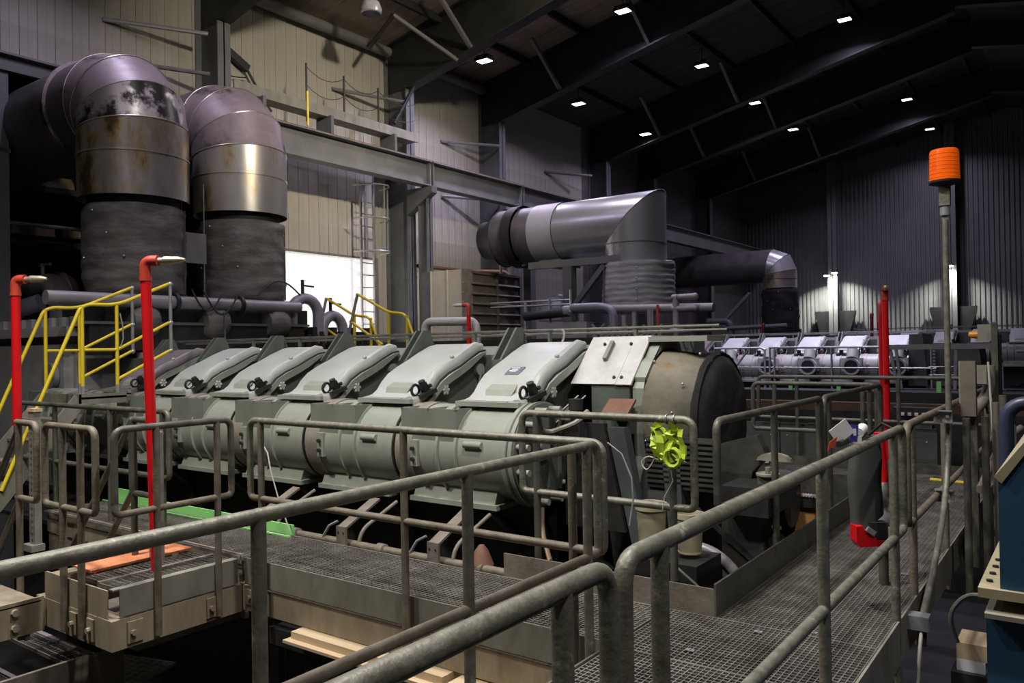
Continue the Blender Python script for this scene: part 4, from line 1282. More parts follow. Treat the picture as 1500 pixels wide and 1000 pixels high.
# grey intake casing at far left with bolted lid
t = thing('intake_casing', 'bulky grey casing with bolted flange lid behind the yellow stair', 'casing', (-12.6, 6.2, FZ))
m = MB().box(-14.9, -12.1, 5.6, 6.6, -0.5, 1.84)
bmesh.ops.bevel(m.bm, geom=m.bm.edges[:] , offset=0.12, segments=3, affect='EDGES')
m.build('body', M['casing'], t, smooth=40)
MB().box(-15.4, -11.9, 5.5, 6.7, 1.84, 1.98).build('lid_flange', M['casing'], t, smooth=0)
for k in range(11):
    MB().cyl((-15.2 + 0.33 * k, 5.62, 1.98), (-15.2 + 0.33 * k, 5.62, 2.12), 0.07, 8).build('lid_bolt', M['pipe_grey'], t)
MB().cyl((-12.5, 5.58, 1.25), (-12.5, 5.5, 1.25), 0.2, 16).build('round_boss', M['pipe_grey'], t)
for k in range(6):
    MB().cyl((-15.3, 5.55, 0.4 + k * 0.24), (-15.3, 5.42, 0.4 + k * 0.24), 0.1, 10).build('side_bolt', M['engine_dk'], t)
MB().tube(fillet([(-17.2, 6.8, 2.75), (-15.2, 6.8, 2.85), (-14.85, 6.8, 2.6), (-14.85, 6.8, 1.9)], 0.5, 8), 0.21, 16).build('crossover_pipe', M['pipe_grey'], t)
MB().tube(fillet([(-15.6, 6.2, 1.9), (-15.4, 6.2, 2.35), (-15.0, 6.5, 2.5)], 0.2), 0.15, 14).build('crossover_pipe', M['purple_pipe'], t)
MB().tube([(-15.6, 6.8, 3.0), (-15.6, 6.8, 3.25)], 0.035, 8).build('valve_stem', M['zinc'], t)
MB().tube([(-15.75, 6.8, 3.22), (-15.3, 6.8, 3.22)], 0.025, 6).build('valve_handle', M['zinc'], t)
m = MB().sphere((-16.2, 5.7, 2.15), 0.36, 16)
m.build('domed_cap', M['purple_pipe'], t)
t = thing('turbo_volute', 'big dull round casing in the dark left of the ducts', 'casing', (-18.6, 8.2, FZ))
MB().lathe([(0.3, -0.5), (0.75, -0.4), (0.95, 0.0), (0.75, 0.4), (0.3, 0.5)], (-18.9, 8.2, 2.75), (0.3, -1, 0), 28).build('volute', M['soot'], t)
MB().box(-19.4, -18.4, 7.8, 8.6, FZ, 2.3).build('stand', M['crank'], t, smooth=0)

# dark annex: post, storage beams with pale boards on them
t = thing('annex_post', 'dark wide steel post at the left picture edge', 'column', (-15.2, 5.9, FZ))
MB().ibeam((-15.2, 5.85, FZ), (-15.2, 5.85, 6.7), 0.34, 0.4, 0.03, (1, 0, 0)).build('shaft', M['steel_col'], t, smooth=0)
MB().box(-15.3, -15.0, 5.7, 6.05, 5.05, 5.12).build('cleat', M['steel_col'], t, smooth=0)
t = thing('storage_rack', 'shadowy rack with pale boards left of the stained duct', 'rack', (-17.5, 8.0, FZ))
for z in (3.75, 4.85):
    for yy in (6.6, 9.2):
        MB().box(-17.6, -17.4, yy, yy + 0.1, FZ, z).build('upright', M['steel_dk'], t, smooth=0)
    MB().box(-17.8, -17.0, 6.3, 9.4, z, z + 0.12).build('shelf_beam', M['steel_dk'], t, smooth=0)
for y0, y1, z in ((6.9, 7.7, 4.35), (7.85, 8.9, 4.35), (7.3, 8.1, 5.2)):
    o = MB().box(-17.6, -17.1, y0, y1, z - 0.38 if z < 5 else z - 0.23, z - 0.15 if z < 5 else z).build('stored_board', M['beige'], None, (-17.3, (y0 + y1) / 2, z), 0)
    tag(o, {6.9: 'pale board lying leftmost on the lower shelf of the dark rack', 7.85: 'pale board lying next to the duct on the lower rack shelf', 7.3: 'pale board lying alone on the upper rack shelf'}[y0], 'board')
MB().tube([(-16.6, 6.6, 4.1), (-16.6, 9.3, 4.1)], 0.04, 8).build('edge_rail', M['zinc'], t)
# ------------------------------------------------------------------ walkways of open grating
def grating(parent, x0, x1, y0, y1, z, px=0.030, py=0.034, lab=None):
    """open bar grating: flat bars along y, cross bars along x, edge bars round"""
    m = MB()
    n = max(1, round((x1 - x0) / px))
    for k in range(n + 1):
        x = x0 + (x1 - x0) * k / n
        m.box(x - 0.0022, x + 0.0022, y0, y1, z - 0.025, z)
    n = max(1, round((y1 - y0) / py))
    for k in range(n + 1):
        y = y0 + (y1 - y0) * k / n
        m.box(x0, x1, y - 0.0028, y + 0.0028, z - 0.009, z - 0.0005)
    for a in ((x0 - 0.002, x0 + 0.004, y0, y1), (x1 - 0.004, x1 + 0.002, y0, y1), (x0, x1, y0 - 0.002, y0 + 0.004), (x0, x1, y1 - 0.004, y1 + 0.002)):
        m.box(a[0], a[1], a[2], a[3], z - 0.028, z + 0.0005)
    return m.build('grating_panel', M['grate'], parent, smooth=0, kind='stuff')


def clip(parent, x, y, z=0.001):
    m = MB().box(x - 0.022, x + 0.022, y - 0.014, y + 0.014, z, z + 0.005)
    m.cyl((x, y, z + 0.004), (x, y, z + 0.012), 0.007, 6)
    return m.build('saddle_clip', M['zinc'], parent, smooth=0, kind='stuff')


# main walkway along the right
w1 = thing('walkway', 'grated walkway running away beside the right-hand handrail', 'walkway', (-1.35, 4, -0.3))
ys = [-0.6, 0.5, 1.6, 2.62, 3.70, 4.40, 5.75, 7.1, 8.4, 9.2, 10.45]
for a, b in zip(ys, ys[1:]):
    grating(w1, -1.775 if b > 4.45 else -2.06, -0.92, a + 0.004, b - 0.004, 0)
MB().box(-0.912, -0.90, -0.6, 10.45, -0.24, 0.004).build('edge_plate', M['plate'], w1, smooth=0)
MB().box(-2.09, -2.078, -0.6, 3.70, -0.22, 0.004).build('edge_plate', M['plate'], w1, smooth=0)
MB().box(-2.12, -2.08, -0.6, 3.70, -0.42, -0.235).build('edge_beam', M['beige'], w1, smooth=0)
MB().box(-1.79, -1.778, 4.40, 9.2, -0.02, 0.19).build('toe_board', M['rail_dark'], w1, smooth=0)
MB().box(-3.30, -1.79, 4.40, 4.41, -0.02, 0.16).build('toe_board', M['tread'], w1, smooth=0)
for y in (-0.2, 1.0, 2.2, 3.6, 5.0, 6.4, 7.8, 9.2):
    MB().box(-2.0 if y < 4 else -1.77, -0.92, y, y + 0.06, -0.24, -0.03).build('cross_bearer', M['crank'], w1, smooth=0)
for x, y in ((-1.84, 2.9), (-1.60, 3.2), (-1.50, 4.30), (-1.25, 4.45), (-1.7, 3.85), (-1.05, 5.9), (-1.0, 7.2), (-1.55, 3.32)):
    clip(w1, x, y)

# walkway along the engine
w2 = thing('walkway', 'grated walkway running along the foot of the front engine', 'walkway', (-5.0, 4.05, -0.3))
xs = [-8.6, -7.6, -6.55, -5.33, -4.2, -3.12, -2.08]
for a, b in zip(xs, xs[1:]):
    grating(w2, a + 0.004, b - 0.004, 3.735, 4.39, 0, 0.034, 0.030)
MB().box(-5.26, -2.08, 3.715, 3.727, -0.19, 0.004).build('kick_plate', M['plate'], w2, smooth=0)
MB().box(-5.30, -2.10, 3.73, 3.76, -0.40, -0.215).build('edge_beam', M['beige'], w2, smooth=0)
MB().box(-8.6, -5.36, 3.765, 3.777, -0.21, 0.004).build('kick_plate', M['beige'], w2, smooth=0)
MB().box(-8.6, -5.36, 3.78, 3.82, -0.5, -0.225).build('edge_beam', M['beige'], w2, smooth=0)
MB().box(-8.6, -2.1, 4.39, 4.40, -0.10, 0.002).build('back_angle', M['tread'], w2, smooth=0)
o = MB().box(-8.52, -5.55, 4.405, 4.42, -0.02, 0.085).build('green_toe_board', M['green'], w2, smooth=0)
o['label'] = 'bright green painted toe board'
MB().box(-8.52, -8.10, 4.40, 4.41, -0.02, 0.14).build('green_toe_board', M['green'], w2, smooth=0)['label'] = 'bright green painted end plate'
MB().box(-8.62, -5.5, 4.33, 4.345, 0.0, 0.012).build('green_edge_line', M['green'], w2, smooth=0)['label'] = 'bright green painted grating edge'
for x in (-5.2, -3.5, -2.3):
    m = MB().box(x - 0.06, x + 0.06, 3.715, 3.73, -0.345, -0.235)
    pl = m.build('lug_plate', M['beige'], w2, smooth=0)
    MB().cyl((x, 3.715, -0.29), (x, 3.695, -0.29), 0.018, 8).build('bolt', M['tread'], pl)

# crossing walkway behind the pit
w3 = thing('walkway', 'grated cross walkway between two rails beyond the open pit', 'walkway', (-3.5, 9.8, -0.3))
grating(w3, -6.0, -1.80, 9.22, 10.43, 0, 0.034, 0.05)
MB().box(-6.0, -1.80, 9.2, 9.21, -0.25, 0.12).build('toe_board', M['rail_dark'], w3, smooth=0)
MB().box(-6.0, -0.9, 10.45, 10.46, -0.25, 0.12).build('toe_board', M['rail_dark'], w3, smooth=0)

# landing at the left with beam, plates and treads
ld = thing('stair_landing', 'dusty beige stair landing with box beam and tread gratings at left', 'landing', (-5.9, 3.2, -0.43))
MB().box(-5.50, -5.35, 2.862, 3.78, -0.43, -0.225).build('side_beam', M['beige'], ld, smooth=0)
MB().box(-6.45, -5.35, 2.74, 2.86, -0.43, -0.226).build('front_beam', M['beige'], ld, smooth=0)
MB().box(-5.362, -5.35, 2.80, 3.72, -0.21, -0.02).build('side_plate', M['plate'], ld, smooth=0)
MB().box(-6.32, -5.42, 2.745, 2.757, -0.30, -0.03).build('front_plate', M['beige'], ld, smooth=0)
MB().box(-5.42, -5.36, 2.76, 3.72, -0.03, -0.02).build('rim_angle', M['plate'], ld, smooth=0)
grating(ld, -5.62, -5.44, 2.80, 3.70, -0.02, 0.030, 0.045)
grating(ld, -5.86, -5.66, 2.82, 3.65, -0.02, 0.045, 0.040)
MB().box(-5.66, -5.62, 2.8, 3.7, -0.06, -0.015).build('divider_bar', M['tread'], ld, smooth=0)
MB().box(-6.32, -6.2, 2.75, 3.75, -0.33, -0.05).build('inner_plate', M['beige'], ld, smooth=0)
MB().box(-6.9, -5.42, 2.95, 3.76, -0.50, -0.44).build('lower_plate', M['tread'], ld, smooth=0)
for x in (-5.86, -5.62):
    pl = MB().box(x - 0.045, x + 0.045, 2.725, 2.74, -0.40, -0.25).build('lug_plate', M['beige'], ld, smooth=0)
    MB().cyl((x, 2.725, -0.325), (x, 2.70, -0.325), 0.02, 8).build('bolt', M['beige'], pl)
for y in (2.90, 3.50):
    pl = MB().box(-5.35, -5.335, y - 0.055, y + 0.055, -0.40, -0.255).build('lug_plate', M['beige'], ld, smooth=0)
    MB().cyl((-5.335, y - 0.02, -0.33), (-5.31, y - 0.02, -0.33), 0.02, 8).build('bolt', M['beige'], pl)
o = MB().obox((-6.03, 3.28, -0.005), (0.13, 0, 0), (0.0, 0.40, 0), (0, 0, 0.008)).build('board', M['orange_board'], None, (-6.0, 3.2, -0.01), 0)
tag(o, 'flat orange board lying behind the tread gratings on the landing', 'board')
o = MB().tube([(-6.35, 3.12, -0.12), (-6.1, 3.05, -0.1)], 0.03, 8).build('red_hose', M['red_dull'], None, (-6.2, 3.1, -0.1))
tag(o, 'short bright red hose end beside the orange board', 'hose')
# channel bolted to the landing, running left
t = thing('channel_beam', 'dusty beige channel bolted to the landing and running off left', 'beam', (-6.9, 2.6, -0.4))
MB().box(-9.0, -6.28, 2.30, 2.70, -0.235, -0.225).build('top_flange', M['beige'], t, smooth=0)
MB().box(-6.30, -6.28, 2.42, 2.72, -0.45, -0.2).build('end_plate', M['beige'], t, smooth=0)
MB().box(-9.0, -6.3, 2.6, 2.63, -0.5, -0.235).build('web', M['tread'], t, smooth=0)
for z in (-0.27, -0.38):
    MB().cyl((-6.28, 2.52, z), (-6.25, 2.52, z), 0.026, 8).build('bolt', M['beige'], t)
MB().beam((-6.75, 2.36, -0.24), (-6.75, 2.36, FZ), 0.12, 0.12, (0, 1, 0)).build('leg', M['tread'], t, smooth=0)

# steps going down at the lower left, and a worn plate
t = thing('lower_steps', 'mauve-lit grated steps down in the dark lower left corner', 'stairs', (-7.0, 3.3, -1.4))
for k in range(2):
    z = -0.72 - 0.26 * k
    x0 = -7.5 - 0.0 * k
    MB().box(-8.4, -6.1, 3.02 - 0.25 * k, 3.06 - 0.25 * k, z - 0.02, z).build('nosing', M['checker'], t, smooth=0)
    grating(t, -8.4, -6.1, 2.84 - 0.25 * k, 3.0 - 0.25 * k, z, 0.05, 0.05)
MB().box(-6.1, -6.07, 2.2, 3.2, -1.6, -0.66).build('stringer', M['tread'], t, smooth=0)
o = MB().obox((-6.45, 3.30, -1.0), (0.36, 0.10, 0.0), (-0.10, 0.30, 0), (0, 0, 0.012))
for i in range(9):
    for j in range(9):
        cxx = V((-6.45, 3.30, -0.986)) + V((0.36, 0.10, 0)) * (i / 4.5 - 0.89) + V((-0.10, 0.30, 0)) * (j / 4.5 - 0.89)
        o.obox(cxx, (0.022 if (i + j) % 2 else 0.005, 0.004, 0), (-0.002, 0.005 if (i + j) % 2 else 0.02, 0), (0, 0, 0.003))
o = o.build('tread_plate', M['checker'], None, (-6.45, 3.3, -1.0), 0)
tag(o, 'mauve-lit worn tread plate below the landing corner', 'plate')
o['kind'] = 'thing'

# ------------------------------------------------------------------ guard rails
RR = 0.0245


def rail(label, p, q, z0=1.06, zm=0.485, posts=(), zb=-0.4, mk='galv', mkp=None, mkm=None, ends=(True, True), r=RR, group='tube guard rails of the walkways', zs=None):
    """tube rail from p to q (plan); posts are distances from p"""
    p, q = V((p[0], p[1], 0)), V((q[0], q[1], 0))
    d = (q - p).normalized()
    up = V((0, 0, 1))
    t = thing('guard_rail', label, 'railing', tuple(p + up * zb), group)
    pts = []
    if ends[0]:
        pts += [p + up * (zm + 0.08), p + up * z0]
    else:
        pts += [p + up * z0]
    if ends[1]:
        pts += [q + up * z0, q + up * (zm + 0.08)]
    else:
        pts += [q + up * z0]
    if len(pts) > 2:
        pts = fillet(pts, 0.075, 6)
    MB().tube(pts, r, 14).build('top_rail', M[mk], t, smooth=50)
    pts = []
    if ends[0]:
        pts += [p + up * (zm + 0.09), p + up * zm]
    else:
        pts += [p + up * zm]
    if ends[1]:
        pts += [q + up * zm, q + up * (zm + 0.09)]
    else:
        pts += [q + up * zm]
    if len(pts) > 2:
        pts = fillet(pts, 0.075, 6)
    MB().tube(pts, r * 0.96, 14).build('mid_rail', M[mkm or mk], t, smooth=50)
    for s in posts:
        b = p + d * s
        MB().tube([b + up * zb, b + up * (z0 - 0.006)], r, 14).build('post', M[mkp or mk], t, smooth=50)
    return t


rail('nearest left handrail sweeping up across the pit to a corner', (-2.12, -0.45), (-2.12, 3.66), posts=(0.9, 2.0, 3.03, 4.0), zb=-0.42, mkm='galv_dirty')
rail('thick close handrail in the lower middle ending in a bend', (-0.92, -0.5), (-0.92, 1.63), posts=(0.7, 1.93), zb=-0.3)
rail('right-hand handrail beginning at a bend and rising to the tagged cover', (-0.92, 1.70), (-0.92, 5.16), zm=0.465, posts=(0.2, 1.74, 3.2), zb=-0.4, mkp='galv', mkm='galv')
rail('right-hand handrail farther on that carries the beacon mast', (-0.92, 5.30), (-0.92, 10.3), zm=0.465, posts=(0.16, 1.5, 2.9, 4.5), zb=-0.3, mk='galv_dirty')
rail('handrail in front of the engine along the pit edge', (-5.12, 3.68), (-2.10, 3.68), posts=(0.13, 1.58, 2.83), zb=-0.36, mkm='galv_dirty', mkp='galv_dirty')
rail('short handrail on the landing edge right of the red standpipe', (-5.33, 2.76), (-5.33, 3.66), posts=(0.30, 0.78), zb=-0.40, mk='rail_dark', mkp='galv_dirty', mkm='galv_dirty')
rail('small gate-like rail loop with two posts at the landing', (-6.24, 2.72), (-5.50, 2.72), posts=(0.27, 0.53), zb=-0.40, mk='galv_dirty')
rail('narrow rail loop on one post at the far left of the landing', (-6.70, 2.72), (-6.37, 2.72), posts=(0.03,), zb=-0.60, mk='galv_dirty', ends=(False, True))
rail('dark handrail far left behind the perforated channels', (-9.5, 3.85), (-6.50, 3.85), posts=(0.9, 2.0, 2.9), zb=-0.2, mk='rail_dark')
rail('narrow dark rail loop beside the red standpipe', (-6.10, 3.30), (-5.80, 3.30), posts=(0.03,), zb=-0.44, mk='rail_dark')
rail('handrail with the yellow-green tape in front of the engine end', (-3.20, 4.50), (-1.94, 4.50), z0=1.12, zm=0.585, posts=(0.12, 1.12), zb=-0.05, mkp='rail_dark')
rail('dark handrail along the pit, half nearest the engine', (-1.83, 4.58), (-1.83, 6.84), z0=1.11, zm=0.585, posts=(1.07, 2.2), zb=-0.05, mk='rail_dark')
rail('dark handrail along the pit, far half ending at the corner', (-1.83, 6.94), (-1.83, 9.12), z0=1.11, zm=0.585, posts=(0.15, 1.7), zb=-0.05, mk='rail_dark')
rail('dark cross rail on the near side of the cross walkway', (-3.22, 9.20), (-1.88, 9.20), z0=1.11, zm=0.585, posts=(0.25, 1.2), zb=-0.05, mk='rail_dark')
rail('dark cross rail on the far side of the cross walkway', (-3.60, 10.5), (-0.95, 10.5), z0=1.13, zm=0.60, posts=(0.5, 1.7, 2.5), zb=-0.05, mk='rail_dark')
# loop corners at the drill holes
# sloping hand rails of the stair
for k, (p, q) in enumerate((((-6.12, 3.32, 1.06), (-7.6, 3.32, -0.62)), ((-6.12, 3.32, 0.50), (-7.2, 3.32, -0.72)), ((-6.70, 2.74, 1.03), (-8.0, 2.74, -0.45)), ((-6.70, 2.74, 0.47), (-7.6, 2.74, -0.55)))):
    o = MB().tube([p, q], 0.024, 12).build('stair_handrail', M['rail_dark'], None, q)
    tag(o, ['sloping upper stair handrail behind the gate-like loop', 'sloping lower stair rail behind the gate-like loop', 'sloping upper stair handrail at the left picture edge', 'sloping lower stair rail at the left picture edge'][k], 'handrail', 'sloping stair handrails')

# thin rail in front of the far engine
t = thing('guard_rail', 'thin pale railing in front of the lilac-lit far engine', 'railing', (-5.0, 20.5, 0.0))
MB().tube([(-8.2, 20.5, 1.45), (-6.95, 20.5, 1.45), (-6.85, 20.5, 1.40), (-6.85, 20.5, 0.4)], 0.028, 8).build('top_rail', M['zinc'], t)
MB().tube([(-6.72, 20.5, 0.4), (-6.72, 20.5, 1.45), (-2.9, 20.5, 1.43)], 0.028, 8).build('top_rail', M['zinc'], t)
MB().tube([(-8.2, 20.5, 0.95), (-2.9, 20.5, 0.93)], 0.02, 8).build('mid_rail', M['zinc'], t)
for x in (-7.9, -6.6, -5.2, -4.1, -3.0):
    MB().tube([(x, 20.5, 0.0), (x, 20.5, 1.44)], 0.026, 8).build('post', M['zinc'], t)
MB().box(-9, -1.2, 20.3, 21.0, -0.2, 0.2).build('platform', M['crank'], t, smooth=0)
MB().tube([(-8.0, 20.55, 0.5), (-7.3, 20.55, 1.4)], 0.028, 8).build('brace', M['zinc'], t)

# ------------------------------------------------------------------ yellow stile stair, left
t = thing('yellow_stile', 'yellow railed step-over stair at the left end of the engine', 'stairs', (-9.75, 4.7, 0.0), 'yellow step-over stairs')
for xx, nm_ in ((-9.3, 'a'), (-10.2, 'b')):
    rr = 0.021
    MB().tube(fillet([(xx, 3.62, 0.15), (xx, 4.45, 2.10), (xx, 4.55, 2.145), (xx, 4.87, 2.145), (xx, 5.53, 2.43)], 0.16, 8), rr, 10).build('top_rail', M['yellow'], t)
    MB().tube([(xx, 4.47, 1.62), (xx, 4.87, 1.62), (xx, 5.53, 1.95)], rr * 0.9, 10).build('mid_rail', M['yellow'], t)
    MB().tube([(xx, 4.87, 1.27), (xx, 5.53, 1.60)], rr * 0.9, 10).build('low_rail', M['yellow'], t)
    for yy, zt in ((4.47, 2.12), (4.87, 2.145)):
        MB().tube([(xx, yy, 1.20), (xx, yy, zt)], rr, 10).build('post', M['yellow'], t)
        MB().tube([(xx, yy, 1.04), (xx, yy, 1.21)], rr * 1.12, 10).build('bare_foot', M['zinc'], t)
    MB().tube([(xx, 5.55, 1.58), (xx, 5.55, 2.45)], rr, 10).build('bare_post', M['zinc'], t)
    for zz in (2.43, 1.95, 1.60):
        MB().sphere((xx, 5.55, zz), 0.03, 8).build('clamp', M['zinc'], t)
MB().box(-10.25, -9.25, 4.43, 4.95, 1.06, 1.085).build('platform', M['plate'], t, smooth=0)
MB().box(-10.25, -9.25, 4.41, 4.43, 1.0, 1.12).build('platform_lip', M['plate'], t, smooth=0)
MB().box(-9.27, -9.25, 4.41, 4.95, 1.0, 1.12).build('platform_lip', M['plate'], t, smooth=0)
for xx in (-9.32, -10.18):
    MB().beam((xx, 4.45, 1.06), (xx, 3.55, -0.02), 0.03, 0.16, (0, 0, 1)).build('stringer', M['plate'], t, smooth=0)
for k in range(4):
    yy, zz = 4.33 - 0.2 * k, 0.84 - 0.22 * k
    MB().box(-10.16, -9.34, yy - 0.11, yy + 0.09, zz - 0.03, zz).build('tread', M['tread'], t, smooth=0)
MB().tube([(-9.28, 4.9, 2.05), (-9.26, 4.92, 1.9), (-9.27, 4.93, 1.75), (-9.30, 4.9, 1.62)], 0.008, 5).build('chain', M['zinc'], t)

# yellow stile stair beyond the engine
t = thing('yellow_stile', 'yellow railed step-over stair behind the engine by the bright door', 'stairs', (-10.4, 9.8, 0.0), 'yellow step-over stairs')
for x0, yy in ((-11.65, 10.1), (-10.43, 9.75)):
    MB().tube([(x0 - 0.5, yy, 1.1), (x0, yy, 2.56)], 0.026, 10).build('bare_post', M['zinc'], t)
    MB().tube(fillet([(x0 + 0.02, yy, 2.54), (x0 + 0.75, yy, 2.20), (x0 + 1.15, yy, 2.16), (x0 + 1.45, yy, 1.5)], 0.14, 6), 0.024, 10).build('top_rail', M['yellow'], t)
    MB().tube([(x0 - 0.2, yy, 2.08), (x0 + 0.6, yy, 1.65)], 0.022, 10).build('mid_rail', M['yellow'], t)
    for dx, zt in ((0.75, 2.20), (1.18, 2.14)):
        MB().tube([(x0 + dx, yy, 1.2), (x0 + dx, yy, zt)], 0.026, 10).build('post', M['yellow'], t)
MB().box(-11.6, -9.1, 9.75, 10.1, 1.15, 1.2).build('platform', M['plate'], t, smooth=0)
MB().box(-10.1, -9.9, 9.8, 10.0, FZ, 1.15).build('leg', M['tread'], t, smooth=0)

# ------------------------------------------------------------------ red standpipes
def standpipe(label, x, y, zb, zt, r, ndir, mk='red', nozzle=True, lean=0.0, mkn='brass', ln=0.22):
    t = thing('standpipe', label, 'pipe', (x, y, zb), 'red fire standpipes')
    nd = V(ndir).normalized()
    top = V((x + lean, y, zt))
    MB().tube([(x, y, zb), top - V((0, 0, 0.10))], r, 14).build('pipe', M[mk], t)
    MB().tube(fillet([top - V((0, 0, 0.13)), top, top + nd * 0.10], 0.09, 6), r * 1.08, 14).build('elbow', M['red_dull'] if mk == 'red' else M[mk], t)
    MB().tube([top - V((0, 0, 0.15)), top - V((0, 0, 0.12))], r * 1.2, 14).build('collar', M['red_dull'] if mk == 'red' else M[mk], t)
    if nozzle:
        b = top + nd * 0.09
        MB().tube([b, b + nd * 0.05, b + nd * 0.06, b + nd * ln * 0.75, b + nd * ln], r, 12, True, [r * 0.6, r * 0.6, r * 0.85, r * 0.75, r * 0.3]).build('nozzle', M[mkn], t)
    return t


standpipe('tall red standpipe with brass nozzle in front of the engine', -5.59, 3.20, -0.02, 2.26, 0.037, (0.85, 0.5, 0), lean=-0.10)
standpipe('red standpipe with brass nozzle at the far left', -8.12, 3.30, 0.92, 2.28, 0.040, (0.85, 0.5, 0))
standpipe('red standpipe with white nozzle before the louvred cooler', -7.56, 9.30, 0.5, 2.22, 0.032, (-1, -0.1, 0), mkn='pipe_white', ln=0.2)
standpipe('taller red standpipe of the pair by the far cross rail', -2.05, 10.6, -0.3, 2.22, 0.038, (0.3, -1, 0), ln=0.08)
standpipe('shorter red standpipe of the pair by the far cross rail', -2.13, 10.75, -0.3, 2.06, 0.030, (0.3, 1, 0), nozzle=False)
for x, z, lab in ((-6.45, 2.55, 'taller small dark red pipe far off in front of the back wall'), (-6.2, 2.25, 'shorter small dark red pipe far off in front of the back wall'), (-10.4, 2.3, 'small dark red pipe just right of the unlit far duct')):
    standpipe(lab, x, 31.0, FZ, z, 0.055, (0, 1, 0), mk='red_dark', nozzle=False)
standpipe('small dark red pipe in front of the lit far post', -4.55, 36.0, FZ, 2.15, 0.05, (0, 1, 0), mk='red_dark', nozzle=False)

# perforated channel posts behind the standpipes
for x, y, z0, z1, lab in ((-7.95, 3.36, -0.2, 1.05, 'perforated channel post at the far left with a wooden cap'), (-5.86, 3.34, -0.25, 1.02, 'perforated channel post beside the tall red standpipe')):
    t = thing('channel_post', lab, 'post', (x, y, z0), 'perforated channel posts')
    m = MB().box(x - 0.055, x + 0.055, y - 0.012, y, z0, z1)
    m.box(x - 0.055, x - 0.045, y, y + 0.05, z0, z1)
    m.box(x + 0.045, x + 0.055, y, y + 0.05, z0, z1)
    ch = m.build('channel', M['strut'], t, smooth=0)
    m = MB()
    k = 0
    z = z0 + 0.05
    while z < z1 - 0.04:
        m.box(x - 0.007, x + 0.007, y - 0.0135, y - 0.0125, z, z + 0.028)
        for dx in (-0.038, 0.038):
            m.box(x + dx - 0.004, x + dx + 0.004, y - 0.0135, y - 0.0125, z + 0.01, z + 0.02)
        z += 0.058
    m.build('slots', M['black'], t, smooth=0, kind='stuff')
    MB().box(x - 0.09, x + 0.09, y - 0.06, y + 0.06, z0 - 0.03, z0 + 0.03).build('base_shoe', M['strut'], t, smooth=0)
    if 'wooden' in lab:
        MB().box(x - 0.22, x + 0.05, y - 0.03, y - 0.012, 0.93, 0.99).build('pipe_clamp', M['strut'], t, smooth=0)
        MB().box(x - 0.06, x + 0.07, y - 0.02, y + 0.06, z1, z1 + 0.03).build('wood_cap', M['timber'], t, smooth=0)
    else:
        m = MB()
        m.tube([(x + 0.05, y, 0.98), (x + 0.30, y - 0.1, 0.98)], 0.012, 6)
        m.build('pipe_clamp', M['strut'], t, kind='stuff')
o = MB().tube(fillet([(-7.9, 2.9, 0.3), (-7.9, 2.9, -0.16), (-7.6, 2.9, -0.2)], 0.08), 0.05, 12).build('green_pipe', M['green_pipe'], None, (-7.9, 2.9, -0.2))
tag(o, 'green bent pipe low at the far left edge', 'pipe')
o = MB().box(-8.62, -8.50, 3.0, 3.04, -0.4, 1.2).build('yellow_post', M['yellow'], None, (-8.55, 3.0, -0.4), 0)
tag(o, 'yellow flat post at the left picture edge', 'post')
# ------------------------------------------------------------------ pipe and brackets at the engine foot
t = thing('foot_pipe', 'long dusty pipe with saddle brackets along the walkway edge', 'pipe', (-4.5, 4.5, -0.1))
MB().tube([(-6.0, 4.52, -0.02), (-3.3, 4.52, -0.02)], 0.034, 12).build('pipe', M['galv_dirty'], t)
for x in (-6.05, -5.0, -4.0):
    MB().box(x - 0.055, x + 0.055, 4.45, 4.47, -0.12, 0.13).build('bracket_plate', M['tread'], t, smooth=0)
    MB().prism([(x - 0.05, 4.47, 0.13), (x + 0.05, 4.47, 0.13), (x + 0.05, 4.85, 0.30), (x - 0.05, 4.85, 0.30)], (0, 0, -0.02)).build('bracket_arm', M['tread'], t, smooth=0)
    for dx in (-0.03, 0.03):
        MB().cyl((x + dx, 4.45, 0.08), (x + dx, 4.445, 0.08), 0.008, 6).build('bolt', M['black'], t)
    MB().tube(fillet([(x + 0.14, 4.5, -0.05), (x + 0.14, 4.55, 0.10), (x + 0.2, 4.9, 0.28)], 0.08), 0.016, 8).build('bent_tube', M['tread'], t)
    MB().lathe([(0.034, 0), (0.05, 0.01), (0.05, 0.08), (0.034, 0.09)], (x + 0.35, 4.52, -0.02), (1, 0, 0), 14).build('union', M['tread'], t)
    MB().tube([(x - 0.28, 4.5, 0.0), (x - 0.22, 4.52, 0.10), (x - 0.15, 4.55, 0.14)], 0.012, 6).build('drain_cock', M['zinc'], t)
MB().lathe([(0.034, 0), (0.09, 0.02), (0.05, 0.12), (0.02, 0.16)], (-3.62, 4.56, -0.02), (0, 0, 1), 12).build('rusty_valve', M['rust'], t)

# white cord hanging by the engine at left, and cord at the corner
o = MB().tube([(-5.85, 4.3, 0.92), (-5.83, 4.3, 0.80), (-5.74, 4.3, 0.70), (-5.70, 4.3, 0.55), (-5.62, 4.32, 0.30), (-5.52, 4.35, 0.05)], 0.006, 6).build('white_string', M['string'], None, (-5.6, 4.3, 0.05))
tag(o, 'thin white cord dangling beside the green toe board', 'cord')
o = MB().tube([(-2.09, 3.72, 1.06), (-2.03, 3.76, 1.0), (-1.985, 3.78, 0.88), (-1.975, 3.78, 0.76), (-2.0, 3.78, 0.62)], 0.005, 6).build('white_string', M['string'], None, (-2.0, 3.8, 0.44))
tag(o, 'thin white cord arching beside the rail corner', 'cord')

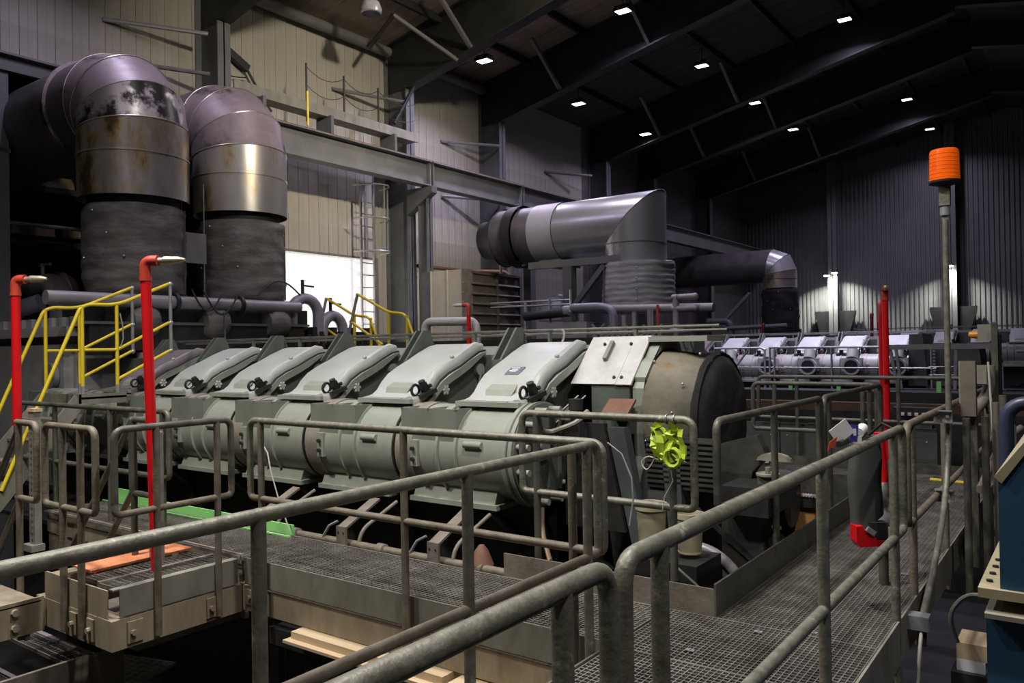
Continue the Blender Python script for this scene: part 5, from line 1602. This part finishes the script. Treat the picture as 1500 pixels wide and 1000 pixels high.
# buckets
for x, y, z0, h, r, lab in ((-2.50, 5.05, 0.14, 0.34, 0.105, 'cream plastic bucket left of the rail post below the engine end'), (-2.24, 5.1, 0.16, 0.27, 0.095, 'cream plastic bucket half hidden right of the rail post')):
    t = thing('bucket', lab, 'bucket', (x, y, z0), 'buckets below the engine end')
    MB().lathe([(r * 0.82, 0), (r * 0.96, h * 0.88), (r * 1.0, h), (r * 0.92, h), (r * 0.90, h * 0.88), (r * 0.75, 0.02), (0.001, 0.02)], (x, y, z0), (0, 0, 1), 24, cap=False).build('body', M['bucket'], t)
    MB().lathe([(r * 0.97, h * 0.86), (r * 1.06, h * 0.87), (r * 1.06, h), (r * 0.98, h)], (x, y, z0), (0, 0, 1), 24, cap=False).build('rim', M['bucket'], t)
    MB().lathe([(r * 0.86, 0), (r * 0.86, 0.01)], (x, y, z0), (0, 0, 1), 20).build('base', M['bucket'], t)

# the oily pit floor and clutter
MB().box(-12, -1.80, 4.42, 9.2, -0.45, -0.40).build('floor_pit', M['crank'], None, (-5, 6, -0.45), 0, kind='structure')
o = MB().box(-2.66, -2.10, 4.88, 5.3, -0.40, 0.13).build('pedestal', M['crank'], None, (-2.3, 5.1, -0.4), 0)
tag(o, 'dark oily pedestal block under the cream buckets', 'block')
t = thing('generator_stub', 'grey cast machine stub with handwheel beside the pit rail', 'machine', (-2.1, 6.3, -0.4))
MB().prism([(-2.35, 5.95, 0.80), (-2.06, 5.95, 0.88), (-1.99, 5.95, 0.72), (-2.10, 5.95, 0.60), (-2.12, 5.95, 0.45), (-2.35, 5.95, 0.45)], (0, 0.12, 0)).build('bracket_ear', M['cast'], t, smooth=0)
MB().lathe([(0.28, 0.0), (0.33, 0.03), (0.33, 0.22), (0.22, 0.30), (0.22, 0.5)], (-2.42, 6.35, 0.35), (1, 0, 0), 32).build('casting', M['cast'], t)
for k in range(8):
    a_ = 2 * PI * k / 8
    MB().cyl((-2.13, 6.35 + 0.27 * math.cos(a_), 0.35 + 0.27 * math.sin(a_)), (-2.10, 6.35 + 0.27 * math.cos(a_), 0.35 + 0.27 * math.sin(a_)), 0.02, 8).build('bolt', M['rail_dark'], t)
MB().prism([(-2.25, 5.7, 0.42), (-2.0, 5.7, 0.42), (-1.93, 5.7, 0.05), (-1.93, 5.7, -0.40), (-2.25, 5.7, -0.40)], (0, 0.25, 0)).build('web_stand', M['cast'], t, smooth=0)
MB().box(-2.2, -1.85, 5.55, 6.2, 0.35, 0.55).build('foot', M['crank'], t, smooth=0)
MB().lathe([(0.075, 0), (0.085, 0.01), (0.085, 0.025), (0.075, 0.03), (0.065, 0.02), (0.02, 0.02), (0.02, 0.07)], (-1.93, 5.8, 0.60), (0, 0, 1), 24).build('handwheel', M['junction'], t)
MB().box(-1.99, -1.87, 5.74, 5.86, 0.55, 0.60).build('valve_block', M['engine_dk'], t, smooth=0)
o = MB().prism([(-2.02 + 0.13 * math.cos(PI * s / 8) + 0.1, 5.9, 0.70 + 0.06 * math.sin(PI * s / 8)) for s in range(9)], (0, 0.05, 0)).build('yellow_guard', M['junction'], t, smooth=0)
o['label'] = 'dull yellow curved guard'
t = thing('pit_pipes', 'grey bent pipe and crossed struts down in the pit', 'pipe', (-2.3, 5.6, -0.4))
MB().tube(fillet([(-2.6, 5.3, 0.12), (-2.2, 5.35, 0.14), (-2.0, 5.4, -0.05), (-2.0, 5.4, -0.3)], 0.15, 6), 0.045, 12).build('pipe', M['pipe_grey'], t)
MB().beam((-2.4, 5.6, 0.35), (-1.95, 5.7, -0.05), 0.05, 0.03).build('strut', M['crank'], t, smooth=0)
MB().beam((-2.25, 5.9, 0.35), (-1.85, 6.1, 0.05), 0.05, 0.03).build('strut', M['crank'], t, smooth=0)
MB().tube([(-2.15, 4.6, 0.22), (-1.86, 4.6, 0.02)], 0.008, 6).build('thin_rod', M['zinc'], t)
MB().tube(fillet([(-3.0, 4.55, 0.02), (-2.6, 4.6, 0.05), (-2.45, 4.7, -0.1)], 0.1), 0.03, 10).build('pipe', M['galv_dirty'], t)
m = MB()
rnd = random.Random(4)
for k in range(26):
    x, y = rnd.uniform(-3.2, -1.9), rnd.uniform(4.5, 6.6)
    m.obox((x, y, -0.38 + rnd.uniform(0, .06)), (rnd.uniform(.02, .09), rnd.uniform(-.04, .04), 0), (rnd.uniform(-.02, .02), rnd.uniform(.02, .07), 0), (0, 0, rnd.uniform(.01, .05)))
m.build('scrap', M['crank'], t, smooth=0, kind='stuff')
o = MB().obox((-1.93, 6.6, 0.17), (0.16, 0, 0), (0, 0.012, 0.0), (0, 0.0, 0.12)).build('chipboard', M['chip'], None, (-1.9, 6.6, 0.05), 0)
tag(o, 'orange-brown chipboard sheet standing in the pit behind the rail', 'board')
MB().box(-2.1, -1.8, 6.55, 6.75, -0.40, 0.05).build('board_ledge', M['crank'], None, (-1.95, 6.6, -0.4), 0)
tag(bpy.data.objects['board_ledge'], 'dark ledge under the chipboard sheet in the pit', 'ledge')
t = thing('roller_strip', 'pale pinkish strip of small rollers above the chipboard sheet', 'rollers', (-1.9, 6.7, 0.33))
for k in range(14):
    MB().cyl((-2.05 + 0.022 * k, 6.55, 0.345), (-2.05 + 0.022 * k, 6.62, 0.345), 0.009, 8).build('roller', M['pinkstrip'], t)
MB().box(-2.07, -1.74, 6.56, 6.64, 0.25, 0.33).build('holder', M['crank'], t, smooth=0)

# panelled wall below the far cross rail and rusty beam further back
t = thing('panel_wall', 'dark bolted steel panels under the cross rails', 'panel', (-2.7, 10.62, -0.4))
for k in range(5):
    x0 = -4.6 + 0.62 * k
    p_ = MB().box(x0 + 0.008, x0 + 0.612, 10.60, 10.64, -0.4, 0.52).build('steel_panel', M['cloth'], t, smooth=0)
    for zz in (0.0, 0.36):
        for dx in (0.1, 0.5):
            MB().sphere((x0 + dx, 10.595, zz), 0.010, 6).build('bolt', M['zinc'], p_)
o = MB().beam((-5.5, 13.0, 0.58), (0.5, 13.0, 0.58), 0.2, 0.13).build('rusty_beam', M['rust_dark'], None, (-3, 13, 0.5), 0)
tag(o, 'long rusty brown beam across the dark bay behind the cross rails', 'beam')
for k, x in enumerate((-5.4, -0.3)):
    o = MB().box(x - 0.1, x + 0.1, 12.92, 13.08, FZ, 0.52).build('beam_post', M['crank'], None, (x, 13, FZ), 0)
    tag(o, ['dark post holding the left end of the rusty beam', 'dark post holding the right end of the rusty beam'][k], 'post')
for x, y, z, lab in ((-4.55, 15.0, 0.92, 'small bright green patch left in the dark bay'), (-3.7, 15.0, 0.88, 'small bright green flag in the middle of the dark bay'), (-2.1, 15.0, 0.92, 'small green bottle shape right in the dark bay')):
    o = MB().box(x - 0.03, x + 0.04, y, y + 0.05, 0.70, z - 0.04).build('green_marker', M['green'], None, (x, y, 0.7), 0)
    tag(o, lab, 'marker')
MB().box(-7.2, -0.5, 14.9, 15.6, FZ, 0.70).build('bay_block', M['crank'], None, (-4, 15, FZ), 0)
tag(bpy.data.objects['bay_block'], 'low black machine block in the dark bay', 'machine')

# ------------------------------------------------------------------ hi-vis tape bundle on the rail
t = thing('tape_bundle', 'crumpled yellow-green warning tape tied to the rail corner', 'tape', (-2.06, 4.45, 0.9))
rnd = random.Random(21)
cx, cy, cz = -2.06, 4.455, 0.98
for k in range(11):
    a0 = rnd.uniform(0, 6.28)
    pts = []
    x, z = cx + rnd.uniform(-0.08, 0.07), 1.10 - 0.02 * (k % 3)
    m = MB()
    prev = None
    wv = V((rnd.uniform(0.5, 1), rnd.uniform(-0.5, 0.5), rnd.uniform(-0.3, 0.3))).normalized() * rnd.uniform(0.012, 0.028)
    for s in range(6):
        p = V((x, cy - 0.02 - rnd.uniform(0, 0.04), z))
        if prev:
            m.faces([prev - wv, prev + wv, p + wv, p - wv], [(0, 1, 2, 3)])
            m.faces([v + V((0, 0.002, 0)) for v in (prev - wv, prev + wv, p + wv, p - wv)], [(3, 2, 1, 0)])
        prev = p
        x += rnd.uniform(-0.05, 0.05)
        x = min(max(x, cx - 0.10), cx + 0.09)
        z -= rnd.uniform(0.02, 0.06)
    m.build('tape_fold', M['hivis'], t, smooth=0)
o = MB()
pts = [(cx + 0.025 + 0.05 * math.cos(2 * PI * s / 10), cy - 0.05, 0.90 + 0.055 * math.sin(2 * PI * s / 10)) for s in range(11)]
o.tube(pts, 0.014, 6, False)
o.build('tape_roll', M['hivis'], t)
MB().tube(fillet([(cx - 0.09, cy - 0.03, 0.98), (cx - 0.10, cy - 0.03, 0.88), (cx - 0.16, cy - 0.03, 0.80), (cx - 0.20, cy - 0.03, 0.86), (cx - 0.15, cy - 0.03, 0.90), (cx - 0.08, cy - 0.03, 0.88)], 0.06, 4), 0.004, 5).build('string_loop', M['string'], t)
MB().tube([(cx, cy - 0.03, 0.84), (cx + 0.015, cy - 0.03, 0.76), (cx - 0.04, cy - 0.03, 0.66), (cx - 0.055, cy - 0.03, 0.58)], 0.003, 5).build('string_end', M['string'], t)
for dx in (-0.05, 0.0):
    pts = [(cx + dx, 4.5 + 0.03 * math.cos(2 * PI * s / 10), 1.12 + 0.03 * math.sin(2 * PI * s / 10)) for s in range(11)]
    MB().tube(pts, 0.004, 5, False).build('wire_tie', M['zinc'], t)

# ------------------------------------------------------------------ dark cover, tags and red chock at the right rail
t = thing('hanging_cover', 'narrow dark grey bag-like cover hanging below the right-hand handrail', 'cover', (-1.1, 5.0, 0.5))
DV = V((0.81, 0.588, 0))
DN = V((-0.588, 0.81, 0))
bc = V((-1.10, 5.04, 0))
m = MB()
n_ = 16
rings_ = []
vs, fs = [], []
for j in range(11):
    w = j / 10
    z = 1.02 - (0.52 + 0.05 * 0) * w
    for k in range(n_):
        a = 2 * PI * k / n_
        hx = 0.092 * (0.85 + 0.15 * min(1, w * 3)) * (abs(math.cos(a)) ** 0.5) * (1 if math.cos(a) > 0 else -1)
        hy = 0.05 * (abs(math.sin(a)) ** 0.6) * (1 if math.sin(a) > 0 else -1)
        sl = 0.06 * hx / 0.09 * max(0, w - 0.6) / 0.4
        q = bc + DV * (hx + 0.006 * math.sin(w * 9)) + DN * hy
        vs.append((q.x, q.y, z + sl))
for j in range(10):
    for k in range(n_):
        k2 = (k + 1) % n_
        fs.append((j * n_ + k, j * n_ + k2, (j + 1) * n_ + k2, (j + 1) * n_ + k))
fs += [tuple(range(n_)), tuple(range(10 * n_, 11 * n_))]
m.faces(vs, fs).build('sheet', M['cloth'], t, smooth=50)
MB().tube([bc + V((0, 0, 1.0)), (-0.99, 4.98, 1.10), (-0.91, 4.98, 1.06)], 0.008, 6).build('strap', M['black'], t)

t = thing('tag_bundle', 'white and blue paper tags on top of the right-hand handrail', 'tag', (-0.95, 4.1, 1.07))
def card(name, c, a, b, mk_, th=0.002):
    a, b = V(a), V(b)
    n_ = a.cross(b).normalized() * th
    return MB().obox(c, a, b, n_).build(name, M[mk_], t, smooth=0)
UV_ = V((0, 0, 1))
card('white_card', (-0.98, 4.02, 1.145), DV * 0.040 + UV_ * 0.03, DV * -0.022 + UV_ * 0.032, 'white')
card('blue_card', (-0.935, 4.07, 1.135), DV * 0.018 + UV_ * -0.004, DV * 0.004 + UV_ * 0.040, 'blue_card')
card('white_print', (-0.930, 4.064, 1.14), DV * 0.006, UV_ * 0.016, 'white')
card('red_card', (-1.0, 3.93, 1.095), DV * 0.018 + UV_ * 0.012, DV * 0.006 + UV_ * 0.022, 'red_dull')
card('white_card', (-0.95, 4.16, 1.09), DV * 0.03, UV_ * 0.02, 'white')
MB().cyl((-0.95, 4.22, 1.12), (-0.95, 4.32, 1.135), 0.026, 14).build('white_cap', M['white'], t)
MB().tube([(-0.93, 4.0, 1.085), (-0.90, 4.12, 1.07), (-0.9, 4.3, 1.06)], 0.003, 5).build('wire', M['zinc'], t)
MB().tube([(-0.98, 3.96, 1.09), (-0.96, 4.2, 1.10), (-0.96, 4.4, 1.10)], 0.016, 8).build('black_lead', M['black'], t)

t = thing('red_chock', 'red wedge chock with steel buckle below the hanging cover', 'chock', (-1.08, 5.0, 0.36))
bc = V((-1.08, 5.0, 0.0))
MB().prism([tuple(bc + DV * u - DN * 0.04 + V((0, 0, z))) for u, z in ((-0.085, 0.50), (-0.05, 0.505), (-0.03, 0.47), (0.02, 0.45), (0.03, 0.42), (0.10, 0.415), (0.10, 0.385), (-0.065, 0.38), (-0.085, 0.41))], tuple(DN * 0.09)).build('wedge', M['red'], t, smooth=0)
MB().obox(bc + DV * -0.005 - DN * 0.045 + V((0, 0, 0.475)), DV * 0.022 - V((0, 0, 0.016)), DN * 0.008, V((0, 0, 0.012)) + DV * 0.009).build('buckle', M['zinc'], t, smooth=0)
MB().obox(bc + DV * 0.05 + V((0, 0, 0.47)), DV * 0.05, DN * 0.035, V((0, 0, 0.05))).build('black_strap', M['black'], t, smooth=0)

t = thing('hose_valve', 'steel hose coupling on a dark red pipe behind the hanging cover', 'valve', (-1.12, 5.55, 0.0))
MB().tube([(-1.12, 5.62, 0.66), (-1.14, 5.62, 0.98)], 0.035, 12).build('red_pipe', M['red'], t)
MB().lathe([(0.03, 0.38), (0.05, 0.40), (0.05, 0.46), (0.035, 0.48), (0.035, 0.52), (0.048, 0.54), (0.048, 0.62), (0.032, 0.66)], (-1.12, 5.6, 0), (0, 0, 1), 16).build('coupling', M['zinc'], t)
MB().box(-1.17, -1.07, 5.55, 5.65, 0.26, 0.38).build('square_outlet', M['junction'], t, smooth=0)
MB().tube([(-1.12, 5.6, 0.0), (-1.12, 5.6, 0.3)], 0.03, 10).build('stem', M['rail_dark'], t)

# ------------------------------------------------------------------ beacon mast
t = thing('beacon_mast', 'tall thin grey mast with amber beacon clamped to the right handrail', 'mast', (-0.85, 6.5, -0.15))
MB().tube(fillet([(-0.83, 5.15, -0.06), (-0.83, 5.75, 0.22), (-0.85, 6.30, 0.48), (-0.85, 6.52, 0.85), (-0.85, 6.54, 2.45)], 0.35, 8), 0.021, 12).build('tube', M['galv'], t)
MB().box(-0.87, -0.83, 6.53, 6.56, 2.44, 2.70).build('swivel_block', M['zinc'], t, smooth=0)
MB().cyl((-0.85, 6.545, 2.48), (-0.85, 6.545, 2.54), 0.034, 12).build('collar', M['zinc'], t)
MB().box(-0.885, -0.815, 6.51, 6.58, 2.55, 2.69).build('mount', M['galv'], t, smooth=0)
MB().lathe([(0.03, 2.69), (0.06, 2.70), (0.106, 2.715), (0.108, 2.73)], (-0.85, 6.545, 0), (0, 0, 1), 28).build('base_ring', M['black'], t)
ln = MB().lathe([(0.001, 2.955), (0.086, 2.955), (0.094, 2.945), (0.096, 2.93), (0.101, 2.735), (0.101, 2.728)], (-0.85, 6.545, 0), (0, 0, 1), 36, cap=False).build('amber_lens', M['orange_lens'], t, smooth=30)
m = MB()
for k in range(7):
    z = 2.75 + 0.028 * k
    r_ = 0.1005 - 0.005 * (z - 2.735) / 0.2
    m.lathe([(r_, -0.003), (r_ + 0.003, 0), (r_, 0.003)], (-0.85, 6.545, z), (0, 0, 1), 36, cap=False)
m.build('lens_rib', M['orange_lens'], ln, kind='stuff')
for z, w in ((1.03, 0.15), (0.465, 0.13)):
    c = MB().box(-0.935, -0.815, 6.43, 6.45, z - 0.035, z + 0.035).build('clamp_plate', M['zinc'], t, smooth=0)
    MB().box(-0.935, -0.815, 6.40, 6.43, z - 0.045, z - 0.035).build('clamp_lip', M['zinc'], c, smooth=0)
    MB().box(-0.935, -0.815, 6.40, 6.43, z + 0.035, z + 0.045).build('clamp_lip', M['zinc'], c, smooth=0)
    for dx in (-0.03, 0.03):
        MB().cyl((-0.875 + dx, 6.43, z), (-0.875 + dx, 6.41, z), 0.012, 8).build('clamp_bolt', M['galv'], c)
m = MB().box(-0.93, -0.79, 5.10, 5.20, -0.10, -0.02)
m.build('lower_clamp', M['zinc'], t, smooth=0)
MB().tube(fillet([(-0.83, 5.15, -0.06), (-0.83, 5.05, -0.2), (-0.85, 5.0, -0.6), (-0.9, 4.9, -1.2)], 0.2), 0.010, 6).build('cable', M['string'], t)
MB().cyl((-0.83, 5.15, -0.12), (-0.83, 5.12, -0.19), 0.025, 10).build('gland', M['black'], t)

# boxes and conduits at the right
t = thing('junction_box', 'tall narrow brown cover box on the post right of the mast', 'box', (-0.82, 7.5, 0.9), 'boxes right of the mast')
MB().box(-0.885, -0.775, 7.46, 7.56, 0.95, 1.40).build('body', M['brown_box'], t, smooth=0)
MB().box(-0.895, -0.885, 7.46, 7.56, 1.05, 1.40).build('side_cheek', M['junction'], t, smooth=0)
MB().beam((-0.83, 7.6, 0.95), (-0.83, 7.6, -0.3), 0.10, 0.10, (0, 1, 0)).build('post', M['rail_dark'], t, smooth=0)
t = thing('junction_box', 'square khaki junction box behind the narrow brown box', 'box', (-0.83, 8.25, 1.1), 'boxes right of the mast')
MB().box(-0.91, -0.76, 8.2, 8.3, 1.17, 1.345).build('body', M['junction'], t, smooth=0)
MB().box(-0.905, -0.765, 8.19, 8.2, 1.18, 1.335).build('lid', M['junction'], t, smooth=0)
t = thing('junction_box', 'grey square box with amber lamp on its left side', 'box', (-0.8, 8.6, 1.5), 'boxes right of the mast')
MB().box(-0.865, -0.735, 8.55, 8.66, 1.56, 1.715).build('body', M['junction'], t, smooth=0)
o = MB().lathe([(0.001, 0.08), (0.028, 0.075), (0.035, 0.03), (0.037, 0.0)], (-0.865, 8.6, 1.62), (-1, 0, 0), 16).build('amber_lamp', M['amber'], t)
t = thing('conduit_post', 'dark post with curved conduit carrying the junction boxes', 'post', (-0.72, 8.4, -0.3))
MB().beam((-0.72, 8.45, -0.3), (-0.72, 8.45, 1.73), 0.05, 0.05, (0, 1, 0)).build('upright', M['rail_dark'], t, smooth=0)
MB().tube([(-0.69, 8.5, -0.2), (-0.69, 8.5, 1.62)], 0.02, 8).build('rod', M['black'], t)
MB().tube(fillet([(-0.76, 8.35, 1.34), (-0.76, 8.35, 1.08), (-0.92, 8.3, 0.88), (-0.92, 8.3, 0.4)], 0.2, 8), 0.05, 12).build('conduit', M['junction'], t)
MB().tube([(-0.90, 8.4, 1.12), (-0.80, 8.4, 1.02), (-0.78, 8.4, 0.9)], 0.012, 6).build('cable', M['black'], t)
t = thing('right_handrail', 'second dark handrail with several posts right of the junction boxes', 'railing', (-0.6, 8.5, -0.3))
MB().tube(fillet([(-0.70, 6.9, 0.45), (-0.70, 8.6, 0.62), (-0.55, 8.8, 0.75)], 0.1), 0.03, 10).build('rail', M['brown_box'], t)
for x, y, z in ((-0.76, 6.7, 1.0), (-0.66, 6.9, 1.0), (-0.60, 7.0, 1.1), (-0.56, 7.1, 1.15)):
    MB().tube([(x, y, -0.3), (x, y, z)], 0.026, 10).build('post', M['rail_dark'] if x < -0.62 else M['brown_box'], t)
MB().tube([(-0.60, 7.2, 0.0), (-0.66, 7.2, 1.40)], 0.008, 6).build('thin_cable', M['string'], t)
t = thing('long_bridge_rail', 'pale grey cross beam with splayed legs before the far engine', 'beam', (-2.2, 16.0, 0.0))
MB().beam((-3.1, 16.0, 1.46), (-1.35, 16.0, 1.46), 0.08, 0.09).build('beam', M['zinc'], t, smooth=0)
MB().beam((-1.3, 16.0, 1.42), (0.2, 16.0, 1.42), 0.06, 0.05).build('beam', M['zinc'], t, smooth=0)
for x0, x1 in ((-3.02, -2.9), (-2.92, -2.84), (-1.95, -1.98)):
    MB().beam((x0, 16.0, 1.42), (x1, 16.0, 0.7), 0.05, 0.05, (0, 1, 0)).build('leg', M['zinc'], t, smooth=0)
for z in (1.1, 0.95):
    MB().tube([(-2.4, 16.05, z), (-1.3, 16.05, z)], 0.012, 6).build('bar', M['zinc'], t)
MB().box(-3.1, -1.2, 15.9, 16.2, FZ, 0.7).build('plinth', M['crank'], t, smooth=0)
m = MB().box(-1.25, -0.9, 16.2, 16.25, 0.75, 1.15)
t2 = thing('metal_frame', 'small bright metal frame in the dark right of the boxes', 'frame', (-1.1, 16.2, 0.7))
m.bm.free()
for a in ((-1.3, -1.26, 0.7, 1.2), (-0.95, -0.91, 0.7, 1.2), (-1.3, -0.91, 1.17, 1.2)):
    MB().box(a[0], a[1], 16.2, 16.24, a[2], a[3]).build('bar', M['zinc'], t2, smooth=0)
MB().box(-1.3, -0.9, 16.24, 16.6, FZ, 0.7).build('stand', M['crank'], t2, smooth=0)
o = MB().box(-0.72, -0.55, 14.9, 15.1, 0.8, 0.98).build('red_box', M['red'], None, (-0.6, 15, 0.8), 0)
tag(o, 'small red box at the right picture edge', 'box')
MB().box(-0.8, -0.4, 14.8, 15.2, FZ, 0.8).build('red_box_stand', M['crank'], None, (-0.6, 15, FZ), 0)
tag(bpy.data.objects['red_box_stand'], 'dark stand under the small red box', 'stand')
t = thing('control_box', 'dark grey control box with small lights below the rusty beam', 'box', (-1.9, 11.2, 0.2))
MB().box(-2.05, -1.65, 11.2, 11.4, 0.18, 0.52).build('body', M['rail_dark'], t, smooth=0)
for k in range(4):
    MB().box(-2.0 + 0.08 * k, -1.96 + 0.08 * k, 11.18, 11.2, 0.62, 0.66).build('indicator', M['white'], t, smooth=0)
MB().box(-2.1, -1.6, 11.2, 11.4, 0.56, 0.72).build('head', M['black'], t, smooth=0)
MB().box(-2.0, -1.7, 11.2, 11.4, -0.4, 0.18).build('foot', M['crank'], t, smooth=0)
o = MB().tube([(-1.95, 10.9, -0.02), (-1.82, 10.9, -0.02)], 0.03, 8).build('pale_valve', M['zinc'], None, (-1.9, 10.9, -0.02))
tag(o, 'small pale valve below the dark control box', 'valve')
o = MB().tube([(-1.35, 9.0, 0.17), (-0.95, 9.0, 0.16)], 0.018, 8).build('yellow_bar', M['yellow'], None, (-1.2, 9.0, 0.15))
tag(o, 'short yellow bar between the posts right of the mast', 'bar')

# ------------------------------------------------------------------ blue machine, lower right
t = thing('blue_machine', 'blue machine casing with beige sloped deck at the right edge', 'machine', (0.4, 3.2, FZ))
MB().prism([(-0.25, 2.95, 1.13), (-0.12, 2.95, 1.32), (1.2, 2.95, 1.32), (1.2, 2.95, 0.78), (-0.25, 2.95, 0.78)], (0, 1.3, 0)).build('upper_casing', M['blue'], t, smooth=0)
MB().prism([(-0.26, 2.94, 1.14), (-0.10, 2.94, 1.36), (-0.08, 2.94, 1.36), (-0.24, 2.94, 1.12)], (0, 1.4, 0)).build('sloped_deck', M['beige_top'], t, smooth=0)
MB().box(-0.31, 1.2, 2.93, 4.0, 0.755, 0.785).build('flange', M['beige_top'], t, smooth=0)
MB().box(-0.29, 1.2, 2.9, 4.0, 0.70, 0.715).build('flange', M['junction'], t, smooth=0)
MB().box(-0.29, 1.2, 2.95, 4.1, -0.6, 0.70).build('lower_casing', M['blue'], t, smooth=0)
for k in range(4):
    MB().cyl((-0.285, 3.02 + 0.1 * k, 0.786), (-0.285, 3.02 + 0.1 * k, 0.792), 0.010, 8).build('bolt', M['black'], t)
MB().box(-0.25, 1.1, 2.98, 4.0, FZ, -0.6).build('base', M['crank'], t, smooth=0)
MB().tube(fillet([(-0.27, 3.4, 0.62), (-0.40, 3.45, 0.62), (-0.46, 3.4, 0.54), (-0.43, 3.4, 0.44)], 0.10, 6), 0.009, 8).build('hose', M['rail_dark'], t)
t = thing('blue_handrail', 'dark blue bent pipe rail behind the blue machine', 'railing', (-0.35, 4.6, 0.0))
MB().tube(fillet([(-0.35, 4.6, -0.6), (-0.35, 4.6, 1.26), (0.6, 4.6, 1.30)], 0.10, 8), 0.033, 12).build('rail', M['blue_rail'], t)
MB().tube([(-0.32, 4.62, -0.6), (-0.32, 4.62, 1.2)], 0.010, 8).build('rod', M['zinc'], t)
o = MB().box(-0.79, -0.60, 6.2, 6.5, -0.60, -0.49).build('timber_block', M['timber'], None, (-0.7, 6.3, -0.6), 0)
tag(o, 'timber block in the dark gap left of the blue machine', 'block')
o = MB().box(-0.79, -0.62, 6.2, 6.5, -0.68, -0.60).build('white_block', M['white'], None, (-0.7, 6.3, -0.68), 0)
tag(o, 'white wrapped block under the timber block by the blue machine', 'block')
o = MB().box(-0.82, -0.55, 6.15, 6.6, FZ, -0.68).build('block_stand', M['crank'], None, (-0.7, 6.3, FZ), 0)
tag(o, 'black stand below the timber block by the blue machine', 'stand')

# ------------------------------------------------------------------ timbers in the open pit, lower hall things
for x0, x1, y0, y1, z, lab in ((-4.64, -3.20, 3.58, 3.90, -0.455, 'long raw timber plank jutting below the walkway beam'), (-3.16, -2.55, 3.52, 3.9, -0.46, 'second raw timber plank under the close handrail'), (-2.50, -2.36, 3.50, 3.8, -0.45, 'short raw timber block end under the close handrail')):
    o = MB().box(x0, x1, y0, y1, z - 0.02, z).box(x0 + 0.03, x1, y0 + 0.05, y1, z, z + 0.05).build('timber_plank', M['timber'], None, (x0, y0, z), 0)
    tag(o, lab, 'plank', 'timber planks under the walkway')
o = MB().box(-5.0, -2.2, 3.74, 3.86, -0.60, -0.477).build('plank_bearer', M['crank'], None, (-4, 4.6, -1.0), 0)
tag(o, 'dark bearer carrying the raw timber planks', 'beam')
o = MB().tube([(-5.25, 3.80, -0.43), (-4.7, 3.80, -0.43)], 0.012, 8).build('red_line', M['red'], None, (-5.2, 3.86, -0.52))
tag(o, 'thin red pipe just under the walkway beam', 'pipe')
o = MB().box(-2.30, -2.16, 3.5, 3.7, -0.50, -0.43).build('red_wrap', M['red_dull'], None, (-2.3, 4.4, -0.8), 0)
tag(o, 'bright red wrapped bundle at the bottom edge of the picture', 'bundle')
t = thing('lower_pump', 'dark oily pump with pipes far down in the open pit', 'pump', (-4.9, 5.2, FZ))
MB().cyl((-5.9, 4.9, -1.6), (-5.2, 4.9, -1.6), 0.25, 20).build('motor', M['crank'], t)
MB().lathe([(0.1, 0), (0.28, 0.03), (0.28, 0.14), (0.1, 0.18)], (-5.2, 4.9, -1.6), (1, 0, 0), 20).build('casing', M['crank'], t)
MB().tube(fillet([(-5.1, 4.9, -1.4), (-5.1, 4.9, -0.9), (-4.2, 4.9, -0.9)], 0.2), 0.06, 10).build('pipe', M['steel_dk'], t)
MB().box(-6.0, -4.9, 4.7, 5.1, FZ, -1.85).build('plinth', M['floor'], t, smooth=0)
# columns carrying the walkways
for k, (x, y) in enumerate(((-5.2, 3.9), (-2.2, 3.9), (-1.4, 6.4))):
    o = MB().ibeam((x, y, FZ), (x, y, -0.43 if k < 2 else -0.25), 0.16, 0.16, 0.012, (0, 1, 0)).build('steel_support', M['crank'], None, (x, y, FZ), 0)
    tag(o, ['dark leg under the landing end of the engine walkway', 'dark leg under the rail corner of the engine walkway', 'dark leg under the right-hand walkway'][k], 'post')
